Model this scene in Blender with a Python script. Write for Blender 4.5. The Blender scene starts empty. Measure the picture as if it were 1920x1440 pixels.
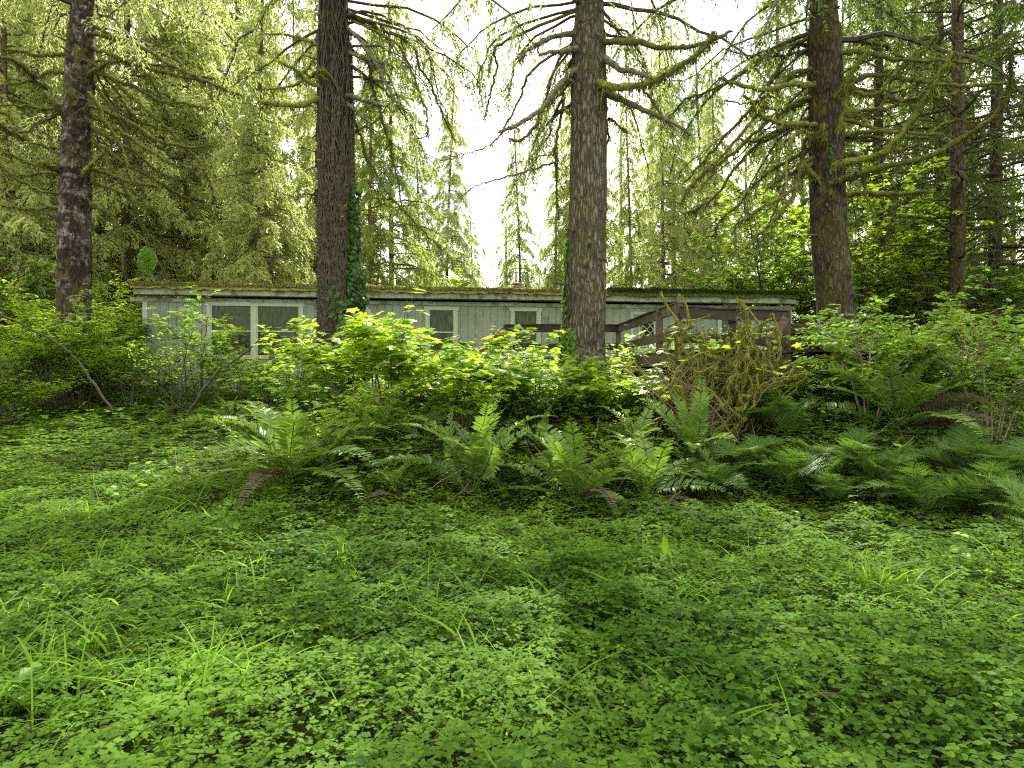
import bpy, math
import numpy as np

C = bpy.context.scene.collection
sc = bpy.context.scene
R = math.radians
EYE = 1.55

# ------------------------------------------------------------------ camera
cam_d = bpy.data.cameras.new('camera'); cam = bpy.data.objects.new('camera', cam_d); C.objects.link(cam)
cam.location = (0, 0, EYE); cam.rotation_euler = (R(90), 0, 0)
cam_d.sensor_width = 36; cam_d.lens = 24; cam_d.shift_y = -15/1920; cam_d.clip_end = 800; cam_d.clip_start = .05
sc.camera = cam

# ------------------------------------------------------------------ world and sun
SUN_EL, SUN_AZ = 46, 6          # azimuth from +Y towards +X
w = bpy.data.worlds.new('World'); sc.world = w; w.use_nodes = True
nt = w.node_tree; nt.nodes.clear()
def N(t, **k):
    n = nt.nodes.new(t)
    for a, b in k.items(): setattr(n, a, b)
    return n
out = N('ShaderNodeOutputWorld'); bg = N('ShaderNodeBackground'); bg2 = N('ShaderNodeBackground'); mx = N('ShaderNodeMixShader')
sky = N('ShaderNodeTexSky', sky_type='NISHITA'); sky.sun_disc = False
sky.sun_elevation = R(SUN_EL); sky.sun_rotation = R(SUN_AZ)
bg.inputs[1].default_value = .12
nt.links.new(sky.outputs[0], bg.inputs[0])
tc = N('ShaderNodeTexCoord'); nz = N('ShaderNodeTexNoise'); nz.inputs['Scale'].default_value = 3.2; nz.inputs['Detail'].default_value = 6
nz.inputs['Roughness'].default_value = .6
rp = N('ShaderNodeValToRGB'); rp.color_ramp.elements[0].position = .36; rp.color_ramp.elements[1].position = .46
nt.links.new(tc.outputs['Generated'], nz.inputs['Vector']); nt.links.new(nz.outputs['Fac'], rp.inputs[0])
bg2.inputs[0].default_value = (1, .955, .83, 1); bg2.inputs[1].default_value = 1.2
nt.links.new(rp.outputs[0], mx.inputs[0]); nt.links.new(bg.outputs[0], mx.inputs[1]); nt.links.new(bg2.outputs[0], mx.inputs[2])
nt.links.new(mx.outputs[0], out.inputs[0])
sl = bpy.data.lights.new('sun', 'SUN'); sun = bpy.data.objects.new('sun', sl); C.objects.link(sun)
sl.energy = 4.2; sl.angle = R(.6); sl.color = (1, .93, .78)
sun.rotation_euler = (R(-(90-SUN_EL)), 0, R(-SUN_AZ))
sc.view_settings.view_transform = 'Standard'; sc.view_settings.look = 'None'; sc.view_settings.exposure = 1.52; sc.view_settings.gamma = 1
cy = sc.cycles
cy.max_bounces = 9; cy.diffuse_bounces = 6; cy.transmission_bounces = 6; cy.glossy_bounces = 2; cy.volume_bounces = 0
cy.caustics_reflective = False; cy.caustics_refractive = False; cy.sample_clamp_indirect = 4; cy.use_denoising = False; cy.use_adaptive_sampling = False; cy.filter_width = 1.2   # the foliage keeps its leaf edges undenoised

# ------------------------------------------------------------------ helpers
def tag(o, label=None, cat=None, group=None, kind=None):
    for k, v in (('label', label), ('category', cat), ('group', group), ('kind', kind)):
        if v: o[k] = v
    return o
def empty(name, loc, rz=0, label=None, cat=None, group=None):
    o = bpy.data.objects.new(name, None); C.objects.link(o); o.location = loc; o.rotation_euler = (0, 0, rz)
    o.empty_display_size = .1
    return tag(o, label, cat, group)
def at(px, py, Y): return np.array([(px-960)/1280*Y, Y, EYE-(py-705)/1280*Y])
def ss(t): t = np.clip(t, 0, 1); return t*t*(3-2*t)
def hsh(i, j, k, s):
    i = i.astype(np.int64); j = j.astype(np.int64); k = k.astype(np.int64)
    n = (i*374761393 + j*668265263 + k*2147483647 + s*974634777) & 0xffffffff
    n = ((n ^ (n >> 13))*1274126177) & 0xffffffff
    n = ((n ^ (n >> 15))*2246822519) & 0xffffffff
    return ((n ^ (n >> 16)) & 0xffffff)/float(0xffffff)
def vn(x, y, z, s=0):
    x, y, z = np.broadcast_arrays(np.asarray(x, float), np.asarray(y, float), np.asarray(z, float))
    i, j, k = np.floor(x), np.floor(y), np.floor(z); u, v, q = ss(x-i), ss(y-j), ss(z-k); r = 0
    for a in (0, 1):
        for b in (0, 1):
            for c in (0, 1):
                r = r+hsh(i+a, j+b, k+c, s)*(u if a else 1-u)*(v if b else 1-v)*(q if c else 1-q)
    return r
def fbm(x, y, z=0, s=0, o=3):
    r, a, t = 0, 1, 0
    for m in range(o): r = r+a*vn(x*2**m, y*2**m, np.asarray(z)*2**m, s+m); t += a; a *= .5
    return r/t
def nrm(a): return a/np.maximum(np.linalg.norm(a, axis=-1, keepdims=True), 1e-9)

def gh(X, Y):
    X = np.asarray(X, float); Y = np.asarray(Y, float)
    l = 1.15*ss((Y-6.5)/13.0)
    r = 1.6*np.clip((Y-7.3-.5*np.sin(X*.9))/5.0, 0, 1)**.9
    t = ss((X+5.0)/4.2)
    h = l*(1-t)+r*t
    h = h+(fbm(X*.55, Y*.55, 0, 3)-.5)*(.16+.25*t*ss((Y-6.8)/2))+(fbm(X*2.2, Y*2.2, 0, 5)-.5)*.07
    return h+.02*np.maximum(Y-24, 0)
def on_ground(px, py):
    Y = np.linspace(2.2, 24, 900); P = np.stack([(px-960)/1280*Y, Y, EYE-(py-705)/1280*Y], 1)
    d = P[:, 2]-gh(P[:, 0], P[:, 1]); i = np.argmax(d < 0)
    if not (d < 0).any(): i = 500
    return P[i, 0], P[i, 1], float(gh(P[i, 0], P[i, 1]))

class MB:
    def __init__(s): s.V = []; s.F = []; s.T = []; s.n = 0
    def add(s, V, F, t=.5):
        V = np.asarray(V, float).reshape(-1, 3); F = np.asarray(F, np.int64).reshape(-1, 3)
        if not len(V): return s
        s.V.append(V); s.F.append(F+s.n); s.n += len(V)
        s.T.append(np.broadcast_to(np.asarray(t, float), (len(V),)) if np.ndim(t) == 0 else np.asarray(t, float).reshape(-1)); return s
    def mesh(s, name, mat, smooth=False, origin=(0, 0, 0)):
        V = np.concatenate(s.V)-np.asarray(origin, float); F = np.concatenate(s.F); T = np.concatenate(s.T)
        m = bpy.data.meshes.new(name)
        m.vertices.add(len(V)); m.vertices.foreach_set('co', V.astype(np.float32).ravel())
        m.loops.add(F.size); m.loops.foreach_set('vertex_index', F.astype(np.int32).ravel())
        m.polygons.add(len(F)); m.polygons.foreach_set('loop_start', (np.arange(len(F))*3).astype(np.int32))
        m.polygons.foreach_set('use_smooth', np.full(len(F), smooth))
        a = m.attributes.new('tint', 'FLOAT', 'POINT'); a.data.foreach_set('value', T.astype(np.float32))
        m.materials.append(mat); m.update(calc_edges=True); return m
    def build(s, name, mat, parent=None, smooth=False, loc=(0, 0, 0), origin=(0, 0, 0)):
        return link(name, s.mesh(name, mat, smooth, origin), parent, loc)
def link(name, mesh, parent=None, loc=(0, 0, 0), rot=None, scale=None):
    o = bpy.data.objects.new(name, mesh); C.objects.link(o); o.location = loc
    if rot is not None: o.rotation_euler = rot
    if scale is not None: o.scale = (scale,)*3 if np.ndim(scale) == 0 else scale
    if parent: o.parent = parent
    return o
def box(mb, c, s, M=None, t=.5, bev=0):
    V = np.array([(x, y, z) for x in (-.5, .5) for y in (-.5, .5) for z in (-.5, .5)])*np.asarray(s)
    if M is not None: V = V@np.asarray(M).T
    F = [(0, 1, 3), (0, 3, 2), (4, 6, 7), (4, 7, 5), (0, 4, 5), (0, 5, 1), (2, 3, 7), (2, 7, 6), (0, 2, 6), (0, 6, 4), (1, 5, 7), (1, 7, 3)]
    mb.add(V+np.asarray(c), F, t)
def beam(mb, a, b, wd, hg, seg=1, wob=0, t=.5, seed=0):
    """a plank between a and b, wd across, hg upright, split along its length so that it can sag and warp a little"""
    a, b = np.asarray(a, float), np.asarray(b, float); d = nrm(b-a); up = np.array([0, 0, 1.])
    if abs(d[2]) > .9: up = np.array([0, 1., 0])
    sd = nrm(np.cross(up, d)); up = np.cross(d, sd); n = seg+1; s = np.linspace(0, 1, n)[:, None]; g = np.random.default_rng(seed)
    P = a+(b-a)*s+g.normal(0, wob, (n, 1))*up+g.normal(0, wob, (n, 1))*sd
    V = np.stack([P-sd*wd/2-up*hg/2, P+sd*wd/2-up*hg/2, P+sd*wd/2+up*hg/2, P-sd*wd/2+up*hg/2], 1).reshape(-1, 3); F = []
    for i in range(seg):
        for k in range(4):
            p, q = i*4+k, i*4+(k+1) % 4; F += [(p, q, q+4), (p, q+4, p+4)]
    e = seg*4; F += [(0, 3, 2), (0, 2, 1), (e, e+1, e+2), (e, e+2, e+3)]
    mb.add(V, F, t)
def spline(P, n):
    P = np.asarray(P, float)
    if len(P) < 3: return P[0]+(P[-1]-P[0])*np.linspace(0, 1, n)[:, None]
    Q = np.vstack([2*P[0]-P[1], P, 2*P[-1]-P[-2]]); t = np.linspace(0, len(P)-1-1e-6, n); i = t.astype(int); f = (t-i)[:, None]
    a, b, c, d = Q[i], Q[i+1], Q[i+2], Q[i+3]
    return .5*((2*b)+(c-a)*f+(2*a-5*b+4*c-d)*f**2+(3*b-a-3*c+d)*f**3)
def tubes(paths, radii, k=3, tint=.5):
    """paths (M,S,3), radii (M,S) -> verts, tris, tint"""
    P = np.asarray(paths, float); M, S, _ = P.shape; r = np.broadcast_to(radii, (M, S))
    T = nrm(np.gradient(P, axis=1)); mt = nrm(T.mean(1)); ax = np.zeros((M, 3)); ax[np.arange(M), np.argmin(np.abs(mt), 1)] = 1
    U = nrm(np.cross(T, ax[:, None, :])); W = np.cross(T, U); an = np.arange(k)*2*np.pi/k
    V = P[:, :, None, :]+r[:, :, None, None]*(U[:, :, None, :]*np.cos(an)[:, None]+W[:, :, None, :]*np.sin(an)[:, None])
    i = (np.arange(M)[:, None, None]*S*k+np.arange(S-1)[None, :, None]*k+np.arange(k)[None, None, :])
    j = (np.arange(M)[:, None, None]*S*k+np.arange(S-1)[None, :, None]*k+(np.arange(k)[None, None, :]+1) % k)
    F = np.concatenate([np.stack([i, j, j+k], -1).reshape(-1, 3), np.stack([i, j+k, i+k], -1).reshape(-1, 3)])
    t = np.repeat(np.broadcast_to(tint, (M,)), S*k)
    return V.reshape(-1, 3), F, t
def inst(TV, TF, P, X, Z, S, tint=.5):
    """copies of a template: local +x along X, local +z along Z"""
    P = np.asarray(P, float); n = len(P)
    if n == 0: return np.zeros((0, 3)), np.zeros((0, 3), int), np.zeros(0)
    X = nrm(X); Y = nrm(np.cross(Z, X)); Z = np.cross(X, Y); S = np.broadcast_to(S, (n,))[:, None, None]
    V = (TV[None, :, 0:1]*X[:, None]+TV[None, :, 1:2]*Y[:, None]+TV[None, :, 2:3]*Z[:, None])*S+P[:, None]
    F = TF[None]+np.arange(n)[:, None, None]*len(TV)
    return V.reshape(-1, 3), F.reshape(-1, 3), np.repeat(np.broadcast_to(tint, (n,)), len(TV))
def blades(P, D, Nn, L, W, tint=.5, bend=.15):
    """flat diamond blades"""
    D = nrm(D); S = nrm(np.cross(Nn, D)); U = np.cross(D, S); L = np.broadcast_to(L, (len(P),))[:, None]; W = np.broadcast_to(W, (len(P),))[:, None]
    m = P+D*L*.45+U*L*.05; V = np.stack([P, m+S*W, P+D*L-U*L*bend, m-S*W], 1).reshape(-1, 3)
    b = np.arange(len(P))[:, None]*4; F = np.concatenate([b+np.array([0, 1, 2]), b+np.array([0, 2, 3])])
    return V, F, np.repeat(np.broadcast_to(tint, (len(P),)), 4)

# ------------------------------------------------------------------ leaf templates (length 1 along +x, upper side +z)
def fan(outline, c=(0.3, 0, 0.04)):
    V = np.vstack([[c], outline]); n = len(outline)
    return V, np.array([(0, i+1, (i+1) % n+1) for i in range(n)])
def rot2(V, a): c, s = math.cos(a), math.sin(a); return V@np.array([[c, s, 0], [-s, c, 0], [0, 0, 1]])
def merge(parts):
    V, F, n = [], [], 0
    for v, f in parts: V.append(v); F.append(f+n); n += len(v)
    return np.vstack(V), np.vstack(F)
def leaflet():
    o = np.array([(0, 0, 0), (.28, .25, .05), (.62, .44, .05), (.9, .40, 0), (1.0, .2, -.04), (.86, 0, -.10), (1.0, -.2, -.04), (.9, -.40, 0), (.62, -.44, .05), (.28, -.25, .05)], float)
    return fan(o, (.5, 0, -.05))
def trefoil():
    v, f = leaflet(); v = v*.52+np.array([.02, 0, 0]); v[:, 2] -= v[:, 0]**2*.25
    return merge([(rot2(v, a), f) for a in (0, 2.09, 4.19)])
def palmate(lobes, depth=.5, tooth=.1, cup=.1):
    """leaf stalk at the origin, middle lobe towards +x"""
    pts = []
    for i, (a, L) in enumerate(lobes):
        a = R(a)
        for da, f in ((-16, .70), (-9, .86), (-5, .84), (0, 1.), (5, .84), (9, .86), (16, .70)):
            pts.append((L*f*math.cos(a+R(da)), L*f*math.sin(a+R(da))))
        if i < len(lobes)-1:
            b, L2 = lobes[i+1]; am = (a+R(b))/2; pts.append(((L+L2)/2*depth*math.cos(am), (L+L2)/2*depth*math.sin(am)))
    pts = [(0, 0)]+pts; o = np.array([(x+.1, y, -cup*(x*x+y*y)) for x, y in pts]); o[0] = (0, 0, 0)
    return fan(o, (.22, 0, .03))
def ovate(wd=.3, fold=.08):
    V = np.array([(0, 0, 0), (.22, wd*.8, fold), (.5, wd, fold), (.8, wd*.5, fold*.4), (1, 0, -.08), (.8, -wd*.5, fold*.4), (.5, -wd, fold), (.22, -wd*.8, fold), (.5, 0, 0)], float)
    return V, np.array([(0, 8, 1), (1, 8, 2), (2, 8, 3), (3, 8, 4), (0, 7, 8), (7, 6, 8), (6, 5, 8), (5, 4, 8)])[:, ::-1]
TREF = trefoil()
MAPLE = palmate([(-105, .55), (-52, .8), (0, 1.), (52, .8), (105, .55)], .62)
_cv, _cf = palmate([(-42, .62), (0, 1.), (42, .62)], .74)
CUT = merge([(rot2(_cv*.5+np.array([.14, 0, .02-.02*i]), a), _cf) for i, a in enumerate((0, 1.35, -1.35))])
OLD = palmate([(-120, .6), (-62, .85), (0, 1.), (62, .85), (120, .6)], .46)
IVY = palmate([(-100, .5), (-50, .7), (0, 1.), (50, .7), (100, .5)], .72)
OVATE = ovate(); NARROW = ovate(.17, .05); ROUND = ovate(.36, .06)
def compound(n=3, lf=NARROW):          # a pinnate leaf of 2n+1 leaflets
    v, f = lf; ps = []
    for i in range(n):
        for s in (1, -1):
            ps.append((rot2(v*.36, s*1.05)+np.array([.15+.6*i/n, 0, -.02*i]), f))
    ps.append((v*.38+np.array([.7, 0, -.06]), f)); return merge(ps)
COMP = compound(3, OVATE)

# ------------------------------------------------------------------ materials
def new_mat(name):
    m = bpy.data.materials.new(name); m.use_nodes = True; t = m.node_tree; t.nodes.clear(); return m, t
def leaf_mat(name, c0, c1, tr, tf=.45, rough=.45, spec=.35, nscale=.7):
    """c0..c1 leaf colour range, tr colour of the light that comes through"""
    m, t = new_mat(name); n = t.nodes.new; L = t.links.new
    o = n('ShaderNodeOutputMaterial'); pb = n('ShaderNodeBsdfPrincipled'); tl = n('ShaderNodeBsdfTranslucent'); ms = n('ShaderNodeMixShader')
    a = n('ShaderNodeAttribute'); a.attribute_name = 'tint'; oi = n('ShaderNodeObjectInfo'); g = n('ShaderNodeNewGeometry')
    nzz = n('ShaderNodeTexNoise'); nzz.inputs['Scale'].default_value = nscale; nzz.inputs['Detail'].default_value = 2; L(g.outputs['Position'], nzz.inputs['Vector'])
    ad = n('ShaderNodeMath'); ad.operation = 'MULTIPLY_ADD'; ad.inputs[1].default_value = .65; L(a.outputs['Fac'], ad.inputs[0])
    m2 = n('ShaderNodeMath'); m2.operation = 'MULTIPLY_ADD'; m2.inputs[1].default_value = .9; m2.inputs[2].default_value = -.45; L(nzz.outputs['Fac'], m2.inputs[0]); 
    m5 = n('ShaderNodeMath'); m5.operation = 'MULTIPLY_ADD'; m5.inputs[1].default_value = .34; L(oi.outputs['Random'], m5.inputs[0]); L(m2.outputs[0], m5.inputs[2]); L(m5.outputs[0], ad.inputs[2])
    mc = n('ShaderNodeMix'); mc.data_type = 'RGBA'; mc.inputs['A'].default_value = (*c0, 1); mc.inputs['B'].default_value = (*c1, 1); mc.clamp_factor = True
    L(ad.outputs[0], mc.inputs['Factor']); L(mc.outputs['Result'], pb.inputs['Base Color'])
    pb.inputs['Roughness'].default_value = rough; pb.inputs['Specular IOR Level'].default_value = spec
    mt = n('ShaderNodeMix'); mt.data_type = 'RGBA'; mt.inputs['A'].default_value = tuple(x*.6 for x in tr)+(1,); mt.inputs['B'].default_value = (*tr, 1); mt.clamp_factor = True
    L(ad.outputs[0], mt.inputs['Factor']); L(mt.outputs['Result'], tl.inputs['Color'])
    ms.inputs[0].default_value = tf; L(pb.outputs[0], ms.inputs[1]); L(tl.outputs[0], ms.inputs[2]); L(ms.outputs[0], o.inputs[0]); return m
def ramp(t, els):
    r = t.nodes.new('ShaderNodeValToRGB'); e = r.color_ramp.elements
    while len(e) < len(els): e.new(.5)
    for i, (p, c) in enumerate(els): e[i].position = p; e[i].color = (*c, 1)
    return r
def surf_mat(name, els, scale=(1, 1, 1), nscale=4, detail=8, bump=.5, bscale=None, dist=.02, rough=.85, moss=None, moss_amt=.5, crack=None, spec=.2, mscale=2.2, lichen=None, coords='Object'):
    m, t = new_mat(name); n = t.nodes.new; L = t.links.new
    o = n('ShaderNodeOutputMaterial'); pb = n('ShaderNodeBsdfPrincipled'); tcn = n('ShaderNodeTexCoord'); mp = n('ShaderNodeMapping'); mp.inputs['Scale'].default_value = scale
    L(tcn.outputs[coords], mp.inputs[0]); z = n('ShaderNodeTexNoise'); z.inputs['Scale'].default_value = nscale; z.inputs['Detail'].default_value = detail; z.inputs['Roughness'].default_value = .65
    L(mp.outputs[0], z.inputs['Vector']); r = ramp(t, els); L(z.outputs['Fac'], r.inputs[0]); col = r.outputs[0]; hgt = z.outputs['Fac']
    if crack:
        v = n('ShaderNodeTexVoronoi'); v.feature = 'DISTANCE_TO_EDGE'; v.inputs['Scale'].default_value = crack; v.inputs['Randomness'].default_value = 1
        wz = n('ShaderNodeMix'); wz.data_type = 'VECTOR'; wz.inputs['Factor'].default_value = .12
        L(mp.outputs[0], wz.inputs['A']); L(z.outputs['Color'], wz.inputs['B']); L(wz.outputs['Result'], v.inputs['Vector'])
        cr = n('ShaderNodeMapRange'); cr.inputs['From Max'].default_value = .22; L(v.outputs['Distance'], cr.inputs['Value'])
        mm = n('ShaderNodeMix'); mm.data_type = 'RGBA'; mm.blend_type = 'MULTIPLY'; mm.inputs['Factor'].default_value = 1
        cc = ramp(t, [(0, (.35, .33, .3)), (.6, (1, 1, 1))]); L(cr.outputs[0], cc.inputs[0]); L(col, mm.inputs['A']); L(cc.outputs[0], mm.inputs['B']); col = mm.outputs['Result']
        ad = n('ShaderNodeMath'); ad.operation = 'ADD'; L(cr.outputs[0], ad.inputs[0]); L(z.outputs['Fac'], ad.inputs[1]); hgt = ad.outputs[0]
    if lichen:
        z3 = n('ShaderNodeTexNoise'); z3.inputs['Scale'].default_value = 5; z3.inputs['Detail'].default_value = 6; z3.inputs['Roughness'].default_value = .75; L(tcn.outputs[coords], z3.inputs['Vector'])
        rr = ramp(t, [(lichen[1], (0, 0, 0)), (lichen[1]+.15, (1, 1, 1))]); L(z3.outputs['Fac'], rr.inputs[0])
        ml = n('ShaderNodeMix'); ml.data_type = 'RGBA'; L(rr.outputs[0], ml.inputs['Factor']); L(col, ml.inputs['A']); ml.inputs['B'].default_value = (*lichen[0], 1); col = ml.outputs['Result']
    if moss:
        z2 = n('ShaderNodeTexNoise'); z2.inputs['Scale'].default_value = mscale; z2.inputs['Detail'].default_value = 7; z2.inputs['Roughness'].default_value = .7; L(tcn.outputs[coords], z2.inputs['Vector'])
        g = n('ShaderNodeNewGeometry'); sx = n('ShaderNodeSeparateXYZ'); L(g.outputs['Normal'], sx.inputs[0])
        ma = n('ShaderNodeMath'); ma.operation = 'MULTIPLY_ADD'; ma.inputs[1].default_value = .12; L(sx.outputs['Z'], ma.inputs[0]); L(z2.outputs['Fac'], ma.inputs[2])
        r2 = ramp(t, [(1-moss_amt-.08, (0, 0, 0)), (1-moss_amt+.08, (1, 1, 1))]); L(ma.outputs[0], r2.inputs[0])
        z4 = n('ShaderNodeTexNoise'); z4.inputs['Scale'].default_value = 30; z4.inputs['Detail'].default_value = 4; L(tcn.outputs[coords], z4.inputs['Vector'])
        r4 = ramp(t, [(.3, tuple(x*.45 for x in moss)), (.7, tuple(x*1.3 for x in moss))]); L(z4.outputs['Fac'], r4.inputs[0])
        m3 = n('ShaderNodeMix'); m3.data_type = 'RGBA'; L(r2.outputs[0], m3.inputs['Factor']); L(col, m3.inputs['A']); L(r4.outputs[0], m3.inputs['B']); col = m3.outputs['Result']
    L(col, pb.inputs['Base Color']); pb.inputs['Roughness'].default_value = rough; pb.inputs['Specular IOR Level'].default_value = spec
    if bump:
        b = n('ShaderNodeBump'); b.inputs['Strength'].default_value = bump; b.inputs['Distance'].default_value = dist; L(hgt, b.inputs['Height']); L(b.outputs[0], pb.inputs['Normal'])
    L(pb.outputs[0], o.inputs[0]); return m
GRN = (.15, .30, .02)
M = dict(
    oxalis=leaf_mat('oxalis_leaf', (.016, .058, .005), (.115, .215, .022), (.28, .47, .025), .40, .62, .07, .9),
    grass=leaf_mat('grass_blade', (.06, .16, .010), (.16, .31, .02), (.32, .56, .03), .45, .5, .15),
    fern=leaf_mat('fern_frond', (.035, .09, .010), (.19, .30, .06), (.30, .50, .04), .34, .42, .35, 1.2),
    lady=leaf_mat('lady_fern_frond', (.025, .07, .010), (.10, .19, .035), (.18, .34, .03), .36, .5, .2, 1.2),
    dead=leaf_mat('dead_frond', (.055, .05, .032), (.14, .125, .08), (.2, .14, .07), .3, .8, .1),
    bright=leaf_mat('bright_shrub_leaf', (.12, .24, .012), (.26, .40, .025), (.60, .84, .04), .55, .5, .3, 1.1),  # sunlit glow put into the leaf colour, also where little sun reaches
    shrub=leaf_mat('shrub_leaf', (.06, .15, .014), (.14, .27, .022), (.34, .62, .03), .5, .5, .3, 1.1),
    maple=leaf_mat('maple_crown_leaf', (.12, .25, .02), (.24, .38, .035), (.46, .68, .05), .55, .6, .2),
    ivy=leaf_mat('ivy_leaf', (.012, .038, .006), (.05, .12, .014), (.12, .28, .015), .25, .38, .35, 2),
    needle=leaf_mat('spruce_needles', (.06, .11, .025), (.26, .32, .09), (.60, .74, .19), .52, .6, .2),
    pale=leaf_mat('pale_needles', (.26, .31, .10), (.45, .51, .20), (.76, .86, .32), .56, .6, .2),  # backlit, hazy brightness of the background put into the needle colour
    darkneedle=leaf_mat('dark_needles', (.035, .065, .015), (.09, .14, .03), (.24, .36, .05), .42, .6, .2),
    mossfuzz=surf_mat('mossy_branch', [(.3, (.075, .085, .018)), (.7, (.22, .245, .05))], nscale=14, bump=.8, dist=.015, rough=.95, spec=.05),
    mossdark=surf_mat('dark_mossy_branch', [(.3, (.04, .04, .014)), (.72, (.15, .165, .035))], nscale=14, bump=.8, dist=.015, rough=.95, spec=.05),
    greyfuzz=surf_mat('grey_mossy_branch', [(.3, (.06, .06, .04)), (.7, (.17, .17, .10))], nscale=14, bump=.8, dist=.015, rough=.95, spec=.05),
    shrubmoss=surf_mat('yellow_moss', [(.3, (.07, .075, .018)), (.7, (.235, .25, .055))], nscale=18, bump=.8, dist=.01, rough=.95, spec=.05),
    twig=surf_mat('twig_bark', [(.3, (.028, .024, .016)), (.7, (.09, .08, .057))], nscale=10, bump=.3, rough=.8),
    paletwig=surf_mat('pale_twig_bark', [(.3, (.13, .10, .06)), (.7, (.30, .25, .16))], nscale=10, bump=.3, rough=.8),
    bark_dark=surf_mat('dark_spruce_bark', [(.25, (.012, .009, .008)), (.6, (.045, .034, .027)), (.8, (.09, .07, .055))], (1, 1, .35), 9, 9, 1, crack=16, dist=.03, moss=(.09, .075, .02), moss_amt=.43, lichen=((.27, .26, .22), .50)),
    bark_vine=surf_mat('brown_spruce_bark', [(.25, (.014, .0125, .009)), (.75, (.056, .05, .035))], (1, 1, .22), 9, 9, 1, crack=15, dist=.03, moss=(.05, .06, .015), moss_amt=.40),
    bark_grey=surf_mat('grey_spruce_bark', [(.25, (.05, .044, .032)), (.75, (.20, .18, .13))], (1, 1, .22), 9, 9, 1, crack=21, dist=.035, moss=(.10, .11, .03), moss_amt=.42, lichen=((.34, .32, .26), .66)),
    bark_red=surf_mat('red_brown_bark', [(.25, (.026, .021, .013)), (.75, (.092, .074, .047))], (1, 1, .3), 9, 9, 1, crack=17, dist=.03, moss=(.09, .085, .02), moss_amt=.45),
    bark_far=surf_mat('far_bark', [(.3, (.05, .035, .025)), (.7, (.14, .10, .07))], (1, 1, .3), 8, 6, .6, moss=(.12, .12, .03), moss_amt=.45),
    soil=surf_mat('forest_soil', [(.3, (.008, .010, .004)), (.55, (.018, .026, .007)), (.75, (.035, .055, .010))], nscale=3, bump=1, dist=.05, rough=1, spec=.05),
    siding=surf_mat('painted_siding', [(.25, (.165, .21, .155)), (.75, (.225, .27, .20))], (1, 1, .25), 1.3, 5, .04, rough=.6, spec=.3, moss=(.12, .155, .085), moss_amt=.42, mscale=1.3),
    trim=surf_mat('painted_trim', [(.25, (.27, .34, .24)), (.75, (.36, .43, .31))], nscale=3, bump=.15, rough=.55, spec=.3, moss=(.22, .27, .12), moss_amt=.36, mscale=5),
    fascia=surf_mat('weathered_fascia', [(.25, (.16, .19, .12)), (.75, (.34, .38, .26))], (.3, 1, 1), 5, 9, .3, rough=.7, moss=(.11, .11, .035), moss_amt=.44, mscale=4),
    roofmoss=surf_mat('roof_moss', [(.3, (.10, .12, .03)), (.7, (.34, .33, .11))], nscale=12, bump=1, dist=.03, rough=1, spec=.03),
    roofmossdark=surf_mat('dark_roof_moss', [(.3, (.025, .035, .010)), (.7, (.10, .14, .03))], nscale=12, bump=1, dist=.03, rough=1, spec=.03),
    wood=surf_mat('weathered_wood', [(.25, (.026, .023, .015)), (.7, (.105, .088, .058))], (.6, 4, 8), 3, 9, .5, dist=.008, rough=.8, moss=(.09, .09, .03), moss_amt=.36, mscale=4),
    woodred=surf_mat('red_brown_board', [(.25, (.05, .034, .024)), (.7, (.14, .095, .066))], (.6, 4, 8), 3, 9, .5, dist=.008, rough=.8),
    wooddark=surf_mat('dark_wood', [(.25, (.010, .009, .007)), (.75, (.045, .036, .026))], (.6, 4, 8), 3, 9, .5, dist=.008, rough=.75, moss=(.05, .055, .015), moss_amt=.38, mscale=5),  # darker version of the weathered wood colours
    metal=surf_mat('rusty_vent_metal', [(.3, (.09, .05, .035)), (.7, (.22, .15, .12))], nscale=8, bump=.2, rough=.6, spec=.5),
    greybox=surf_mat('grey_box_metal', [(.3, (.20, .24, .22)), (.7, (.32, .35, .32))], nscale=5, bump=.1, rough=.5, spec=.4),
    stone=surf_mat('pale_stone', [(.3, (.2, .16, .13)), (.7, (.4, .33, .28))], nscale=6, bump=.5, rough=.9),
)
def glass_mat(name, a, b):  # reflected greenery put into the pane colour as stretched noise
    m, t = new_mat(name); n = t.nodes.new; L = t.links.new; o = n('ShaderNodeOutputMaterial'); pb = n('ShaderNodeBsdfPrincipled'); tcn = n('ShaderNodeTexCoord')
    mp = n('ShaderNodeMapping'); mp.inputs['Scale'].default_value = (9, 1, 1.2); L(tcn.outputs['Object'], mp.inputs[0])
    z = n('ShaderNodeTexNoise'); z.inputs['Scale'].default_value = 3; z.inputs['Detail'].default_value = 6; L(mp.outputs[0], z.inputs['Vector'])
    r = ramp(t, [(.35, a), (.65, b)]); L(z.outputs['Fac'], r.inputs[0]); L(r.outputs[0], pb.inputs['Base Color'])
    pb.inputs['Roughness'].default_value = .03; pb.inputs['Specular IOR Level'].default_value = .25; L(pb.outputs[0], o.inputs[0]); return m
M['glass'] = glass_mat('dark_window_glass', (.006, .010, .004), (.03, .045, .015))
M['screen'] = glass_mat('screened_window_glass', (.022, .03, .014), (.075, .09, .045)); M['screen'].node_tree.nodes['Principled BSDF'].inputs['Roughness'].default_value = .5

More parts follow.
